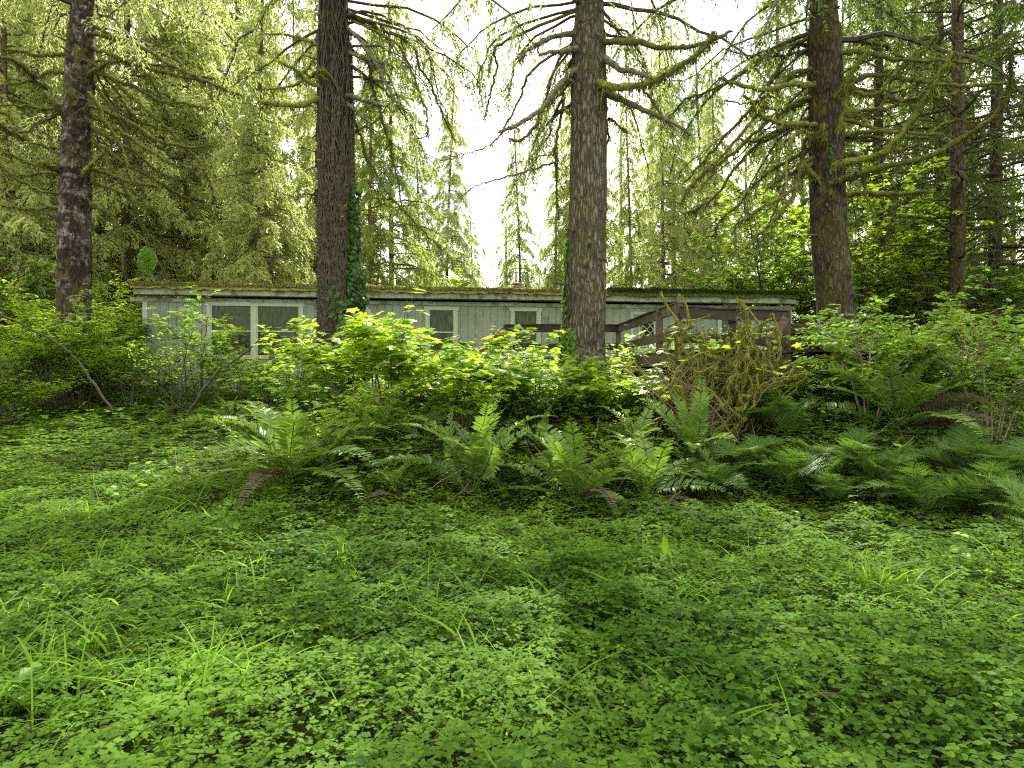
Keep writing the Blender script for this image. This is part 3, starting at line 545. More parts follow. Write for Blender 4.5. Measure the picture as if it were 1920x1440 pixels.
T1, P1_, r1_, O1, g1 = big_tree('spruce_tree', 'leftmost big spruce with patchy black and white bark and mossy dead branches', None, [(136, 700), (138, 560), (142, 330), (152, 80), (158, -40)], 15.4, [.36, .33, .31, .285, .25, .18], 'bark_dark', 21, [
    (c1((500, 20), (800, 130), (1000, 180), (1220, 215)), .035, -.8), (c1((500, 150), (780, 260), (960, 330), (1175, 355)), .035, .5), (c1((500, 340), (700, 440), (850, 530), (1030, 575), (1200, 583)), .038, -.5),
    (c1((500, 400), (680, 500), (860, 610), (1000, 690), (1160, 725)), .038, -1.2), (c1((500, 470), (750, 610), (880, 710), (1000, 770)), .035, .9), (c1((480, 700), (560, 715), (680, 750), (800, 795), (890, 805)), .036, -1.0), (c1((470, 770), (600, 825), (720, 865)), .028, .3),
    (c1((480, 900), (600, 945), (650, 1030), (680, 1120), (690, 1310)), .05, .6, 'mossdark'), (c1((500, 520), (640, 690), (740, 900), (800, 1020), (900, 1140), (1000, 1240)), .03, 1.4), (c1((500, -60), (740, 0), (1000, 140), (1200, 230), (1350, 300)), .034, -1.5),
    (c1((480, -120), (690, 0), (830, 190), (920, 350), (970, 470)), .03, 1.2), (c1((500, 90), (700, 270), (900, 440), (1060, 600), (1150, 720), (1190, 820), (1180, 910)), .03, .8), (c1((500, 100), (900, 130), (1160, 230), (1200, 350), (1215, 440), (1190, 480)), .022, -.4),
    (c1((490, 180), (640, 380), (720, 560), (800, 700), (815, 880)), .03, 1.6), (c1((490, 540), (850, 760), (1000, 850), (1200, 970)), .026, 1.8), (c1((480, 60), (620, 220), (760, 420), (980, 520), (1100, 660)), .024, 2.0), (c1((480, 250), (600, 420), (700, 640), (760, 780)), .024, -1.6), (c1((490, 30), (560, 200), (640, 350), (700, 480)), .026, 2.2),
    (c1((400, 370), (250, 365), (150, 350), (0, 358)), .038, -.6), (c1((400, 155), (290, 175), (150, 220), (0, 240)), .036, .6), (c1((400, 370), (260, 430), (150, 500), (0, 545)), .03, 1.0), (c1((400, 725), (250, 710), (120, 660), (0, 620)), .036, -.7), (c1((400, 742), (200, 740), (0, 735)), .034, .4),
    (c1((390, 920), (200, 935), (100, 925), (0, 915)), .03, .8), (c1((260, 250), (200, 195), (100, 120), (-60, 60)), .045, -2.6), (c1((420, 440), (320, 370), (230, 280)), .035, -1.0), (c1((130, 545), (60, 500), (0, 450), (-90, 420)), .04, -2.8),
    (c1((440, 740), (530, 700), (580, 600)), .055, -.9, 'mossfuzz'), (c1((400, 725), (280, 690), (225, 665)), .055, -.8, 'mossfuzz'), (c1((450, 140), (440, 90), (415, 0)), .04, -.5, 'mossfuzz'), (c1((440, 380), (410, 310), (385, 240)), .04, -.6, 'mossfuzz'), (c1((450, 200), (560, 150), (630, 95)), .035, -.7), (c1((460, 410), (500, 370), (560, 372)), .03, -.6), (c1((400, 60), (200, 60), (0, 20)), .034, .4), (c1((400, 600), (200, 560), (60, 420), (0, 390)), .026, 1.6), (c1((400, 860), (240, 840), (100, 760), (0, 700)), .022, 1.3)], 'mossdark')
T2, P2_, r2_, O2, g2 = big_tree('spruce_tree', 'big dark spruce wrapped in dry vine stems with ivy on its right side', None, [(633, 720), (633, 560), (631, 330), (627, 80), (625, -40)], 12.6, [.34, .315, .295, .285, .27, .2], 'bark_vine', 22, [
    (c1((1830, 320), (1780, 322), (1660, 345), (1540, 345), (1445, 325)), .055, -.8), (c1((1850, 265), (1810, 255), (1690, 190), (1640, 140), (1550, 90)), .04, -.7), (c1((1830, 150), (1740, 185), (1600, 250), (1470, 275)), .03, .5), (c1((1860, 250), (1830, 190), (1800, 140)), .05, -.5), (c1((1690, 190), (1735, 120), (1770, 50)), .028, -.3), (c1((1830, 30), (1700, -30), (1500, -60)), .03, .4),
    (c2((0, 60), (50, 70), (180, 115), (290, 130)), .04, -.4, 'greyfuzz'), (c2((0, 120), (60, 135), (170, 200), (280, 225)), .036, .4, 'greyfuzz'), (c2((0, 300), (60, 305), (150, 315), (235, 360)), .045, -.5, 'greyfuzz'), (c2((0, 320), (60, 350), (160, 440)), .04, -.3, 'greyfuzz'), (c2((0, -100), (130, 0), (200, 150), (280, 290), (350, 370)), .032, -.8, 'greyfuzz'),
    (c2((0, 0), (160, 120), (190, 280), (250, 500), (290, 640), (350, 940)), .028, .9, 'mossdark'), (c2((0, 330), (60, 400), (110, 580), (180, 720), (300, 900), (430, 1030), (560, 1150)), .022, 1.0, 'mossdark'), (c2((0, -160), (300, 0), (400, 200), (470, 350), (500, 500), (440, 540)), .02, -.7, 'mossdark', 60), (c2((0, -180), (380, 0), (450, 150), (540, 340), (640, 560)), .024, .8, 'mossdark', 60), (c2((0, 500), (120, 480), (220, 390), (330, 250)), .016, .9, 'mossdark', 60)], 'mossfuzz')
T3, P3_, r3_, O3, g3 = big_tree('spruce_tree', 'tall straight grey barked spruce standing in front of the deck', None, [(1093, 720), (1097, 560), (1103, 330), (1104, 80), (1106, -40)], 12.2, [.39, .345, .32, .30, .28, .2], 'bark_grey', 23, [
    (c2((1380, 40), (1300, 40), (1200, 50), (1105, 75)), .05, -.7), (c2((1380, -80), (1100, 0), (1000, 95)), .045, -.8), (c2((1370, 125), (1300, 130), (1215, 160)), .04, .4), (c2((1380, 120), (1290, 170), (1210, 260), (1100, 390), (1000, 450), (865, 500)), .05, -.9), (c2((1370, 130), (1230, 260), (1120, 400), (1060, 490), (1000, 535), (945, 535)), .038, .6), (c2((1380, 300), (1300, 340), (1220, 400), (1115, 510)), .04, .5),
    (c2((1370, 60), (1270, 150), (1250, 380), (1210, 600), (1205, 690), (1220, 850), (1225, 1000)), .026, .9, 'mossdark', 70), (c2((1205, 670), (1000, 730), (780, 800), (680, 860)), .015, .5, 'mossdark', 50), (c2((1380, -40), (1080, 150), (1000, 330), (900, 520), (800, 600), (600, 660)), .02, 1.0, 'mossdark', 60), (c2((1370, -200), (910, 0), (860, 150), (820, 330), (790, 430)), .022, 1.2, 'mossdark', 60), (c2((1210, 640), (1130, 620), (940, 690)), .012, .8, 'mossdark', 40),
    (c2((1400, 0), (1480, 0), (1650, 5), (1800, 35), (1920, 20), (2040, -10), (2200, -60)), .05, -.9, 'mossdark'), (c2((1400, 70), (1480, 95), (1600, 165), (1715, 200)), .055, -.6), (c2((1400, 225), (1440, 225), (1500, 235), (1650, 250), (1800, 200), (1920, 120), (2040, 30), (2130, -60)), .065, -1.4, 'mossfuzz', 500), (c2((1400, 260), (1490, 285), (1620, 340), (1750, 410), (1850, 450), (1960, 520)), .05, -.4), (c2((1480, 180), (1505, 430), (1470, 620)), .022, .8), (c2((1505, 430), (1560, 470), (1610, 510)), .02, .8), (c2((1700, 270), (1790, 400), (1870, 470)), .018, -.2, 'mossdark')], 'greyfuzz')
T4, P4_, r4_, O4, g4 = big_tree('spruce_tree', 'big spruce right of the home with brown bark and thick mossy limbs', None, [(1578, 720), (1568, 600), (1552, 380), (1546, 80), (1543, -40)], 14.0, [.37, .35, .335, .32, .30, .2], 'bark_red', 24, [
    (c3((800, 235), (710, 235), (600, 235), (480, 260), (330, 235), (215, 185)), .05, -.9, 'mossfuzz'), (c3((800, 465), (710, 460), (560, 445), (430, 380), (335, 285)), .055, -.8, 'mossfuzz'), (c3((800, 60), (705, 60), (640, 50), (560, 85), (400, 70), (200, 20)), .035, .5), (c3((790, 120), (700, 160), (560, 230), (400, 330), (220, 320)), .03, .7), (c3((790, 290), (700, 300), (560, 350), (400, 340)), .036, -.4),
    (c3((790, 430), (700, 440), (540, 490), (420, 540), (300, 545)), .036, .5), (c3((780, 470), (690, 490), (620, 560), (580, 730), (570, 900)), .034, -.6, 'mossfuzz'), (c3((780, 500), (690, 540), (660, 700), (560, 760), (460, 830)), .034, .5), (c3((780, 640), (680, 680), (640, 820), (580, 940), (480, 1040), (300, 1200)), .045, -1.2), (c3((780, 30), (620, 30), (400, 330), (200, 560), (0, 800)), .034, 1.2), (c3((780, 120), (600, 200), (300, 560), (0, 850)), .036, -.9), (c3((780, 300), (560, 400), (300, 600), (100, 760), (-20, 900)), .034, .7), (c3((780, -60), (450, 90), (200, 260), (0, 330), (-120, 460)), .032, .9), (c3((780, 380), (400, 600), (150, 900), (20, 960)), .03, 1.4), (c3((780, 560), (600, 660), (420, 800), (250, 960), (170, 1100)), .03, 1.5), (c3((770, 620), (650, 780), (420, 950), (330, 1020)), .028, -1.4),
    (c3((800, 60), (890, 60), (1040, 60), (1190, 95), (1400, 100), (1640, 120)), .045, -.9), (c3((800, 195), (890, 195), (1130, 185), (1300, 205), (1600, 235), (1920, 230)), .05, -.7), (c3((800, 510), (880, 510), (1050, 500), (1200, 505), (1450, 510)), .045, -.6), (c3((800, 450), (880, 440), (1000, 410), (1110, 360), (1200, 150), (1240, 0), (1250, -90)), .04, .7), (c3((840, 320), (870, 300), (940, 190), (1030, 60)), .06, -1.0, 'mossfuzz', 300), (c3((820, 600), (850, 540), (900, 430), (930, 270), (950, 240)), .05, -.9, 'mossfuzz', 300),
    (c3((800, 700), (840, 690), (1000, 660), (1150, 580), (1300, 400), (1400, 240), (1510, 50)), .06, -1.8, 'mossfuzz', 420), (c3((800, 800), (840, 790), (980, 735), (1150, 690), (1380, 640), (1580, 540), (1780, 370), (1860, 200), (1870, 20)), .055, -2.6, 'mossdark', 420), (c3((800, 860), (885, 855), (1040, 850), (1250, 850), (1400, 830)), .05, .5, 'mossdark', 300), (c3((800, 640), (890, 635), (970, 620), (1000, 700), (1030, 830), (1060, 900), (1100, 980)), .04, -.7), (c3((800, 560), (770, 560), (790, 460)), .06, -.7, 'mossfuzz', 300), (c3((780, 780), (730, 740), (690, 690)), .05, -.7, 'mossfuzz', 300), (c3((780, 600), (750, 540), (700, 500)), .055, -.6, 'mossfuzz', 300),
    (c3((800, -30), (1100, 0), (1250, 80), (1450, 120), (1700, 80)), .036, 1.0), (c3((800, 280), (1000, 260), (1200, 310), (1500, 290), (1750, 240)), .036, 1.2), (c3((800, 420), (1100, 370), (1300, 310), (1500, 330)), .03, .9), (c3((800, 520), (1000, 540), (1150, 550), (1210, 610), (1330, 570)), .04, -.3), (c3((800, 610), (1100, 640), (1300, 600)), .028, 1.2), (c3((800, 400), (1300, 520), (1500, 450), (1700, 450)), .03, 1.0), (c3((800, 160), (1050, 300), (1180, 200), (1350, 40), (1450, -60)), .036, -.8, 'mossfuzz', 300)], 'mossdark')
# live crowns of the big trees: drooping sprays high up, partly in the picture
gw0 = np.random.default_rng(4)
def live_crown(t, P, org, seed, z0, L0, nb, leaf, hang, azs=None, H=24, extra=None, tw=11, tl=.9, sp=24):
    g = np.random.default_rng(seed); B, Lb = conifer_paths(g, H, z0, L0, nb, .1, .55)
    cxy = np.stack([np.interp(B[..., 2], P[:, 2], P[:, 0]), np.interp(B[..., 2], P[:, 2], P[:, 1]), 0*B[..., 2]], -1); B = B+cxy
    if azs: a = np.arctan2(B[:, -1, 1]-cxy[:, -1, 1], B[:, -1, 0]-cxy[:, -1, 0]); keep = azs(a, B[:, 0, 2]); B, Lb = B[keep], Lb[keep]
    sd = np.array([math.sin(R(SUN_AZ))*math.cos(R(SUN_EL)), math.cos(R(SUN_AZ))*math.cos(R(SUN_EL)), math.sin(R(SUN_EL))]); ok = np.ones(len(B), bool)
    for (tx, ty, tz, tr) in () or ((-2.6, 7.0, .1, 1.15), (-1.2, 6.6, .1, .6), (-2.2, 10.0, 2.0, 1.5), (-.6, 9.6, 1.9, 1.1), (1.6, 9.8, 1.9, .7), (-9.0, 13.5, 2, .9), (-6.5, 17, 3.4, 1.0), (5.8, 10.4, 2.1, .8)):  # crowns shaped for light: branches shading these spots are left out
        d = B-np.array([tx, ty, tz]); q_ = d-(d@sd)[..., None]*sd; ok &= np.linalg.norm(q_, axis=-1).min(1) > tr
    B, Lb = B[ok], Lb[ok]
    if extra is not None: B = np.concatenate([B, extra]); Lb = np.concatenate([Lb, np.full(len(extra), 2.)])
    ml = MB(); ml.add(*tubes(B, np.linspace(1, .2, 10)[None]*(.010+.010*Lb)[:, None], 5, .5)); TP, ln = twigs(B, tw, g, tl, hang); ml.add(*tubes(TP[:, ::2], np.array([.006, .004, .002])[None], 3)); mc = MB()
    sprigs(mc, TP, ln, sp, g, .095, .014); ml.build('live_branches', M['twig'], t, origin=org); mc.build('crown', M[leaf], t, origin=org)
def ex(D, *ls): return np.stack([np.cumsum(np.vstack([[[0, 0, 0]], gw0.normal(0, .06, (9, 3))]), 0)+spline([at(x, y, D+dd*(i/max(1, len(l)-1))) for i, (x, y) in enumerate(l)], 10) for l, dd in ls])
live_crown(T1, P1_, O1, 51, 9.6, 5.0, 80, 'pale', .8, extra=ex(15.4, (c1((480, -100), (900, 60), (1200, 300), (1300, 560)), 3.5), (c1((400, 300), (200, 400), (-50, 650)), 3.5)))
live_crown(T2, P2_, O2, 52, 8.2, 4.6, 85, 'needle', 1.1, extra=ex(12.6, (c2((0, -180), (380, -20), (520, 180), (620, 420)), 1.2), (c2((0, -100), (250, -40), (420, 120), (560, 330)), .5), (c2((0, -180), (450, -60), (640, 60), (760, 260)), -.5), (c1((1850, -100), (1600, -40), (1400, 120), (1250, 250)), 1.5), (c2((0, 200), (200, 300), (350, 560), (430, 800)), 2.0), (c2((0, -60), (150, 0), (300, 250), (420, 560), (620, 620)), 2.2), (c2((0, -240), (500, -120), (720, 60), (800, 200)), 1.0), (c2((0, -200), (300, -80), (480, 60), (560, 220)), 1.8), (c2((0, 0), (200, 60), (300, 160), (380, 330)), -.4), (c2((0, -150), (350, -60), (560, 180), (660, 380)), 2.6)))
live_crown(T3, P3_, O3, 53, 8.2, 4.6, 85, 'needle', 1.2, extra=ex(12.2, (c2((1380, -200), (900, -40), (830, 180), (780, 420)), .8), (c2((1380, -160), (1100, -20), (950, 160), (860, 330)), 1.6), (c2((1300, 0), (1200, 300), (1150, 600), (1100, 900)), 1.5), (c2((1250, 300), (1100, 620), (900, 900)), 2.2), (c2((1400, -100), (1650, 0), (1780, 240), (1900, 420)), 1.5), (c2((1380, -240), (1000, -120), (760, 0), (700, 160)), .4), (c2((1380, -60), (1200, 100), (1080, 330), (1030, 560)), -.6), (c2((1350, 100), (1200, 260), (1120, 480), (1060, 760)), 2.8), (c2((1400, 100), (1560, 260), (1640, 500), (1680, 760)), 2.2), (c2((1400, -160), (1600, -60), (1700, 120), (1760, 330)), .4)))
live_crown(T4, P4_, O4, 54, 8.6, 5.2, 95, 'darkneedle', .9, extra=ex(14, (c3((780, -60), (450, 90), (200, 300), (0, 430)), 1.0), (c3((780, 120), (550, 330), (300, 600), (60, 800)), 1.4), (c3((780, 300), (560, 560), (380, 850), (300, 1080)), .8), (c3((780, 0), (500, 200), (200, 520), (-60, 700)), 2.0), (c3((780, 200), (600, 420), (460, 650), (200, 900)), 2.4), (c3((700, 600), (560, 850), (420, 1020), (230, 1150)), .6), (c3((780, -160), (350, -40), (100, 120), (-150, 200)), 1.0)))
# ivy on the trunks
def ivy_on(name, label, P, r, seed, patches, stems=None, leafmat='ivy', size=.055):
    g = np.random.default_rng(seed); z0 = patches[0][0]; p0, _ = on_trunk(P, r, np.array([z0]), np.array([patches[0][2]]), 0.0); org = p0[0]
    t = empty(name, org, 0, label, 'ivy'); mb = MB()
    for (za, zb, ta, tb, n, thick) in patches:
        z = za+(zb-za)*g.random(n)**.9; u = (z-za)/(zb-za); th = ta+(tb-ta)*(.5+(g.random(n)-.5)*(1.1-.35*u)); den = fbm(th*3, z*1.6, 0, seed); k = den > .30+.2*u; z, th = z[k], th[k]; n = len(z)
        p, nn = on_trunk(P, r, z, th, .02+thick*g.random(n)*(.3+fbm(th*2, z*1.1, 0, seed+2)))
        mb.add(*inst(*IVY, p, np.stack([g.normal(0, .5, n), g.normal(0, .5, n), -np.ones(n)], 1), nn+g.normal(0, .35, (n, 3))+np.array([0, 0, .35]), size*(.5+.8*g.random(n)), g.random(n)))
    mb.build('foliage', M[leafmat], t, origin=org)
    if stems:
        ns, za, zb, ta, tb = stems; S = 70; z = np.linspace(0, 1, S)[None]*(zb-za)*(.4+.6*g.random((ns, 1)))+za; th = (ta+(tb-ta)*g.random((ns, 1)))+.5*(fbm(z*1.3, np.arange(ns)[:, None]*7.3, 0, seed)-.5)*2+.16*np.sin(z*6+g.uniform(0, 6, (ns, 1)))
        p, nn = on_trunk(P, r, z, th, .022+.02*g.random((ns, 1))); mb = MB(); mb.add(*tubes(p, (.004+.008*g.random((ns, 1)))*np.ones((1, S)), 5))
        m = ns*60; a = g.integers(0, ns, m); b = g.integers(0, S-1, m); mb.add(*blades(p[a, b], nn[a, b]*.6+g.normal(0, .6, (m, 3)), g.normal(0, 1, (m, 3)), .03+.08*g.random(m)**2, .0025)); mb.build('stem_network', M['twig'], t, True, origin=org)
    return t
ivy_on('ivy', 'dark glossy ivy thick on the trunk wrapped in dry stems', P2_, r2_, 61, [(1.5, 3.6, -1.35, .7, 4200, .24), (3.2, 5.0, -.75, .6, 2000, .14), (2.6, 3.2, -1.9, -.9, 200, .05)], (150, 1.5, 9.0, -3.3, .2), 'ivy', .075)
ivy_on('ivy', 'sparse green ivy up the left edge of the grey trunk', P3_, r3_, 62, [(1.6, 4.0, -2.6, -3.9, 1500, .07), (1.5, 2.4, -1.9, -3.3, 500, .08)], (10, 1.5, 4.5, -3.6, -2.4), 'shrub', .05)
ivy_on('ivy', 'few small ivy sprigs on the brown trunk right of the home', P4_, r4_, 63, [(3.0, 6.0, -1.0, -.5, 240, .05), (5.6, 6.2, -1.9, -1.5, 60, .05), (1.6, 3.4, -.5, .1, 300, .06)], None, 'ivy', .06)

# --- trees behind the home
VA = [conifer(101, 22, .8, 4.4, 130, .9, 15, .9, 26, .19, .027, .13, .55, leaf='pale'),
      conifer(102, 20, .6, 3.6, 115, 1.1, 13, .8, 26, .18, .025, .12, .55, leaf='needle'),
      conifer(103, 24, .8, 4.6, 120, .7, 12, 1.0, 26, .19, .027, .15, .45, leaf='needle'),
      conifer(104, 19, .6, 3.8, 130, .8, 15, .9, 26, .19, .027, .12, .4, leaf='pale'),
      conifer(105, 20, .5, 4.4, 130, .6, 11, .8, 20, .16, .020, .18, .35, leaf='darkneedle', wood='bark_red'),
      conifer(106, 15, .5, 2.6, 100, .9, 13, .7, 24, .16, .020, .09, .5, leaf='needle')]
def X_(px, Y): return (px-960)/1280*Y
FT = [ # variant, px, Y, rot, scale, label
 (3, 15, 19.5, .4, .9, 'pale drooping conifer at the far left edge behind the leftmost spruce'),
 (0, 95, 24, 1.9, 1, 'pale hanging conifer seen between the left edge and the leftmost spruce'),
 (0, 235, 23, 4.0, 1.05, 'pale feathery conifer filling the space right of the leftmost spruce'),
 (3, 350, 25, 1.1, 1.05, 'pale conifer with hanging sprays above the double window'),
 (3, -60, 26, 4.4, 1.1, 'tall pale conifer cut off by the left picture edge'),
 (2, 440, 32, 5.1, 1.1, 'tall green conifer far back left of the vine wrapped trunk'),
 (1, 511, 23, 2.6, .62, 'small dark limbed conifer just behind the roof left of the vine wrapped trunk'),
 (0, 590, 29, 3.3, .95, 'pale conifer half hidden behind the vine wrapped trunk'),
 (1, 692, 23.5, .2, .66, 'short conifer with bare brown trunk rising from the roof moss'),
 (2, 735, 25, 3.0, .7, 'yellow green conifer just right of the ivy behind the roof'),
 (1, 790, 34, 1.2, .66, 'grey green conifer left of the bright sky gap'),
 (1, 978, 34, 2.0, .62, 'thin pointed conifer standing alone in the bright sky gap'),
 (5, 1040, 27, 4.1, .62, 'small conifer behind the roof close left of the grey trunk'),
 (1, 1185, 25, .9, .52, 'small pale conifer with spoke like branches just right of the grey trunk'),
 (3, 480, 21.5, 2.2, .72, 'pale conifer with hanging sprays right of the double window'),
 (0, 20, 30, 2.2, 1.1, 'pale conifer far back beyond the left edge tree'),
 (2, 290, 34, 0.2, 1.1, 'tall green conifer far back right of the leftmost spruce'),
 (1, 160, 28, 3.2, 1.1, 'green conifer directly behind the leftmost spruce'),
 (1, 620, 36, 3.2, 1.0, 'green conifer far back behind the vine wrapped trunk'),
 (4, 1760, 26, 0.2, 1.1, 'dark dense conifer behind the slim reddish trunk'),
 (2, 1460, 36, 0.7, 1.0, 'tall conifer far back above the right end of the roof'),
 (0, 835, 37, 2.0, .72, 'pale conifer on the left side of the bright sky gap'),
 (0, 1078, 33, 3.0, .75, 'pale conifer hidden behind the grey trunk'),
 (1, 890, 40, 2.0, .5, 'low pointed conifer left in the bright sky gap'),
 (1, 1105, 31, 2.0, .8, 'grey green conifer seen behind the grey trunk'),
 (0, 1245, 29, 4.0, .66, 'pale conifer right of the spoke branched one'),
 (1, 1320, 38, 1.0, .95, 'far tall conifer above the mossy bush'),
 (3, 60, 21, 5.0, .8, 'small pale conifer left of the leftmost spruce'),
 (0, 400, 28, 5.6, 1.0, 'pale conifer right above the middle post of the double window'),
 (2, 1265, 34, 2.2, .72, 'hazy conifer far behind the right half of the roof'),
 (0, 1345, 30, 5.9, .62, 'pale grey conifer low behind the right end of the roof'),
 (4, 1645, 21, 2.7, 1.0, 'dark conifer close behind the big spruce right of the home'),
 (4, 1865, 19.5, .7, 1.05, 'dark bristling conifer at the right edge'),
 (4, 1960, 23, 3.9, 1.1, 'dark conifer cut off by the right picture edge'),
 (2, 1720, 30, 1.6, 1.15, 'tall conifer far back between the two right trunks'),
 (4, 1560, 31, 5.2, 1.1, 'dark conifer far back behind the right spruce trunk')]
for v, px, Y, rz, s, lab in FT: put_tree('conifer_tree', VA[v], X_(px, Y), Y, rz, s, lab, 'tree', 'conifers behind the home')
# the slim red-brown conifer on the right with many thin bare branches
S5 = conifer(107, 17, .9, 3.4, 130, .35, 8, .7, 9, .09, .009, .21, .18, leaf='darkneedle', wood='bark_red', rise=.25)
put_tree('conifer_tree', S5, X_(1795, 17.5), 17.5, .5, 1, 'slim reddish brown trunk with many thin bare branches on the right', 'tree', 'conifers behind the home')
# a distant wood that closes the gaps
gw = np.random.default_rng(9); mw = MB(); mwt = MB()
for k in range(46):
    az = -46+92*(k+gw.random())/46; Y = gw.uniform(40, 62); x = math.tan(R(az))*Y
    gapd = abs(az+1.5); H = gw.uniform(7, 10) if gapd < 9 else gw.uniform(17, 26)
    P, Lb = conifer_paths(gw, H, .5, 3.4 if H > 12 else 2.6, 60, .1, .4); o_ = np.array([x, Y, float(gh(x, Y))]); TP, ln = twigs(P, 6, gw, 1.1, .7); sprigs(mw, TP+o_, ln, 9, gw, .24, .035)
    mwt.add(*tubes(np.array([[o_, o_+[0, 0, H/2], o_+[0, 0, H]]]), np.array([[.25, .15, .02]]), 6)); 
for k in range(16):  # unseen trees behind the camera, added for the window reflections
    x, Y = -42+84*(k+gw.random())/16, -gw.uniform(24, 34); P, Lb = conifer_paths(gw, gw.uniform(13, 20), .5, 3.6, 60, .1, .4); o_ = np.array([x, Y, 0]); TP, ln = twigs(P, 6, gw, 1.1, .7); sprigs(mw, TP+o_, ln, 9, gw, .24, .035)
tag(mw.build('distant_wood', M['needle']), 'hazy conifer wood far behind the home, with unseen trees added behind the camera', 'wood', kind='stuff'); tag(mwt.build('distant_trunks', M['bark_far']), 'trunks of the hazy far wood', 'wood', kind='stuff')

# ------------------------------------------------------------------ broad leaved trees and shrubs
def leafy(seed, H, spread, nst, leaf, ls, ntw=9, tl=.45, lper=14, stemr=.014, base=.12, start=.35, flat=.75, arch=.25, lift=.25, crook=.05, up=.9):
    """multi stemmed leafy plant with its foot at the origin: list of stem builders, foliage builder"""
    g = np.random.default_rng(seed); stems, fo = [], MB()
    for i in range(nst):
        a = 2*np.pi*(i+g.random()*.7)/nst; rr = spread*(.25+.75*g.random()); hh = H*(.6+.4*g.random())*(1-.25*(rr/spread)**2); b = np.array([math.cos(a), math.sin(a), 0])*base*g.random()
        c = b+np.array([math.cos(a)*rr*.45, math.sin(a)*rr*.45, hh*.6]); e = b+np.array([math.cos(a)*rr, math.sin(a)*rr, hh*(1-arch*g.random())])
        P = spline([b-[0, 0, .06], (b+c)/2+[0, 0, hh*.06], c, e], 12); P[1:] += g.normal(0, crook*.3*H, (11, 3))*np.linspace(.1, 1, 11)[:, None]*.25
        mb = MB(); mb.add(*tubes(P[None], np.linspace(stemr, stemr*.3, 12)[None]*(.7+.6*g.random()), 6))
        L = np.linalg.norm(np.diff(P, axis=0), axis=1).sum(); TP, ln = twigs(P[None], ntw/L, g, tl, -.15, start, .25, 1.0, .35, grav=.12-lift); mb.add(*tubes(TP, np.linspace(.4, .15, 5)[None]*stemr, 3))
        TP2, ln2 = twigs(TP, 3.2/tl, g, tl*.5, .1, .2, .2, .9, .5, grav=.1); mb.add(*tubes(TP2, np.linspace(.22, .1, 5)[None]*stemr, 3))
        stems.append(mb)
        for Q, l_ in ((TP, ln), (TP2, ln2)):
            cnt = np.maximum(1, l_*lper+g.random(len(l_))).astype(int); ti = np.repeat(np.arange(len(Q)), cnt); m = len(ti); t = (.15+.85*g.random(m))*(3.999); ii = t.astype(int); f = (t-ii)[:, None]; p = Q[ti, ii]*(1-f)+Q[ti, np.minimum(ii+1, 4)]*f; T = nrm(Q[ti, np.minimum(ii+1, 4)]-Q[ti, ii])
            sd = nrm(np.cross(T, [0, 0, 1.]))*np.where(g.random(m) < .5, 1, -1)[:, None]; d = nrm(T*.5+sd*.9+g.normal(0, .35, (m, 3))); d[:, 2] = d[:, 2]*.4-.15; nn = np.stack([g.normal(0, 1-flat, m), g.normal(0, 1-flat, m), np.full(m, up)], 1)
            fo.add(*inst(*leaf, p, d, nn, ls*(.45+.75*g.random(m)), g.random(len(Q))[ti]*.4+g.random(m)*.6))
    return stems, fo
def shrub(kind, px, py, H, spread, nst, leaf, ls, leafm, label, cat='shrub', group=None, seed=None, woodm='twig', pos=None, off=0, **k):
    k['lper'] = k.get('lper', 14)*(.95 if leaf is MAPLE else 1.2)
    x, y, z = on_ground(px, py) if pos is None else pos
    if off: y += off; x = X_(px, y); z = float(gh(x, y))
    seed = seed or int(px*7+py); st, fo = leafy(seed, H, spread, nst, leaf, ls, **k); t = empty(kind, (x, y, z), 0, label, cat, group)
    for s in st: s.build('stem', M[woodm], t, True)
    fo.build('foliage', M[leafm], t); return t
GS = 'leafy shrubs around the mobile home'
# left
shrub('shrub', 95, 772, 3.0, 1.7, 17, OVATE, .085, 'bright', 'bushy many stemmed shrub at the left below the leftmost spruce', group=GS, ntw=28, tl=.5, lper=28, start=.42, stemr=.016)
shrub('shrub', 30, 745, 2.8, 1.5, 12, ROUND, .085, 'bright', 'low yellow green shrub at the left picture edge', group=GS, ntw=16, tl=.5, lper=18, start=.3)
shrub('shrub', 175, 735, 3.1, 1.4, 13, OVATE, .085, 'bright', 'leafy shrub hiding the foot of the leftmost spruce', group=GS, ntw=20, tl=.55, lper=24, start=.4)
shrub('shrub', 210, 757, 2.2, 1.2, 8, OVATE, .075, 'bright', 'bright sunlit shrub against the left corner of the home', group=GS, ntw=15, tl=.5, lper=20, start=.35)
shrub('shrub', 243, 775, 1.8, .6, 4, ROUND, .065, 'shrub', 'thin straight stemmed shrub in front of the left house corner', group=GS, ntw=12, tl=.35, lper=15, start=.4)
shrub('shrub', 300, 768, 1.7, .7, 5, ROUND, .06, 'shrub', 'sparse twiggy shrub in front of the meter box', group=GS, ntw=13, tl=.4, lper=14, start=.35)
shrub('sapling', 375, 762, 3.1, .8, 4, COMP, .16, 'shrub', 'tall wispy sapling reaching above the roof left of the double window', 'sapling', GS, ntw=16, tl=.6, lper=11, start=.4, stemr=.015)
shrub('sapling', 352, 775, 2.0, 1.5, 5, ROUND, .07, 'bright', 'forked sapling whose long stem leans right across the double window', 'sapling', GS, ntw=12, tl=.5, lper=10, start=.4, stemr=.016)
shrub('shrub', 440, 762, 1.45, 1.1, 6, MAPLE, .10, 'bright', 'yellow green maple leaved shrub below the double window', group=GS, ntw=10, tl=.5, lper=11, start=.4)
shrub('shrub', 520, 765, 1.1, .8, 5, MAPLE, .09, 'shrub', 'small leaved shrub at the right end of the double window', group=GS, ntw=13, tl=.4, lper=14, start=.3)
shrub('sapling', 600, 765, 2.35, .35, 3, OVATE, .16, 'bright', 'slim bright sapling in front of the vine wrapped trunk', 'sapling', GS, ntw=12, tl=.32, lper=13, start=.45)
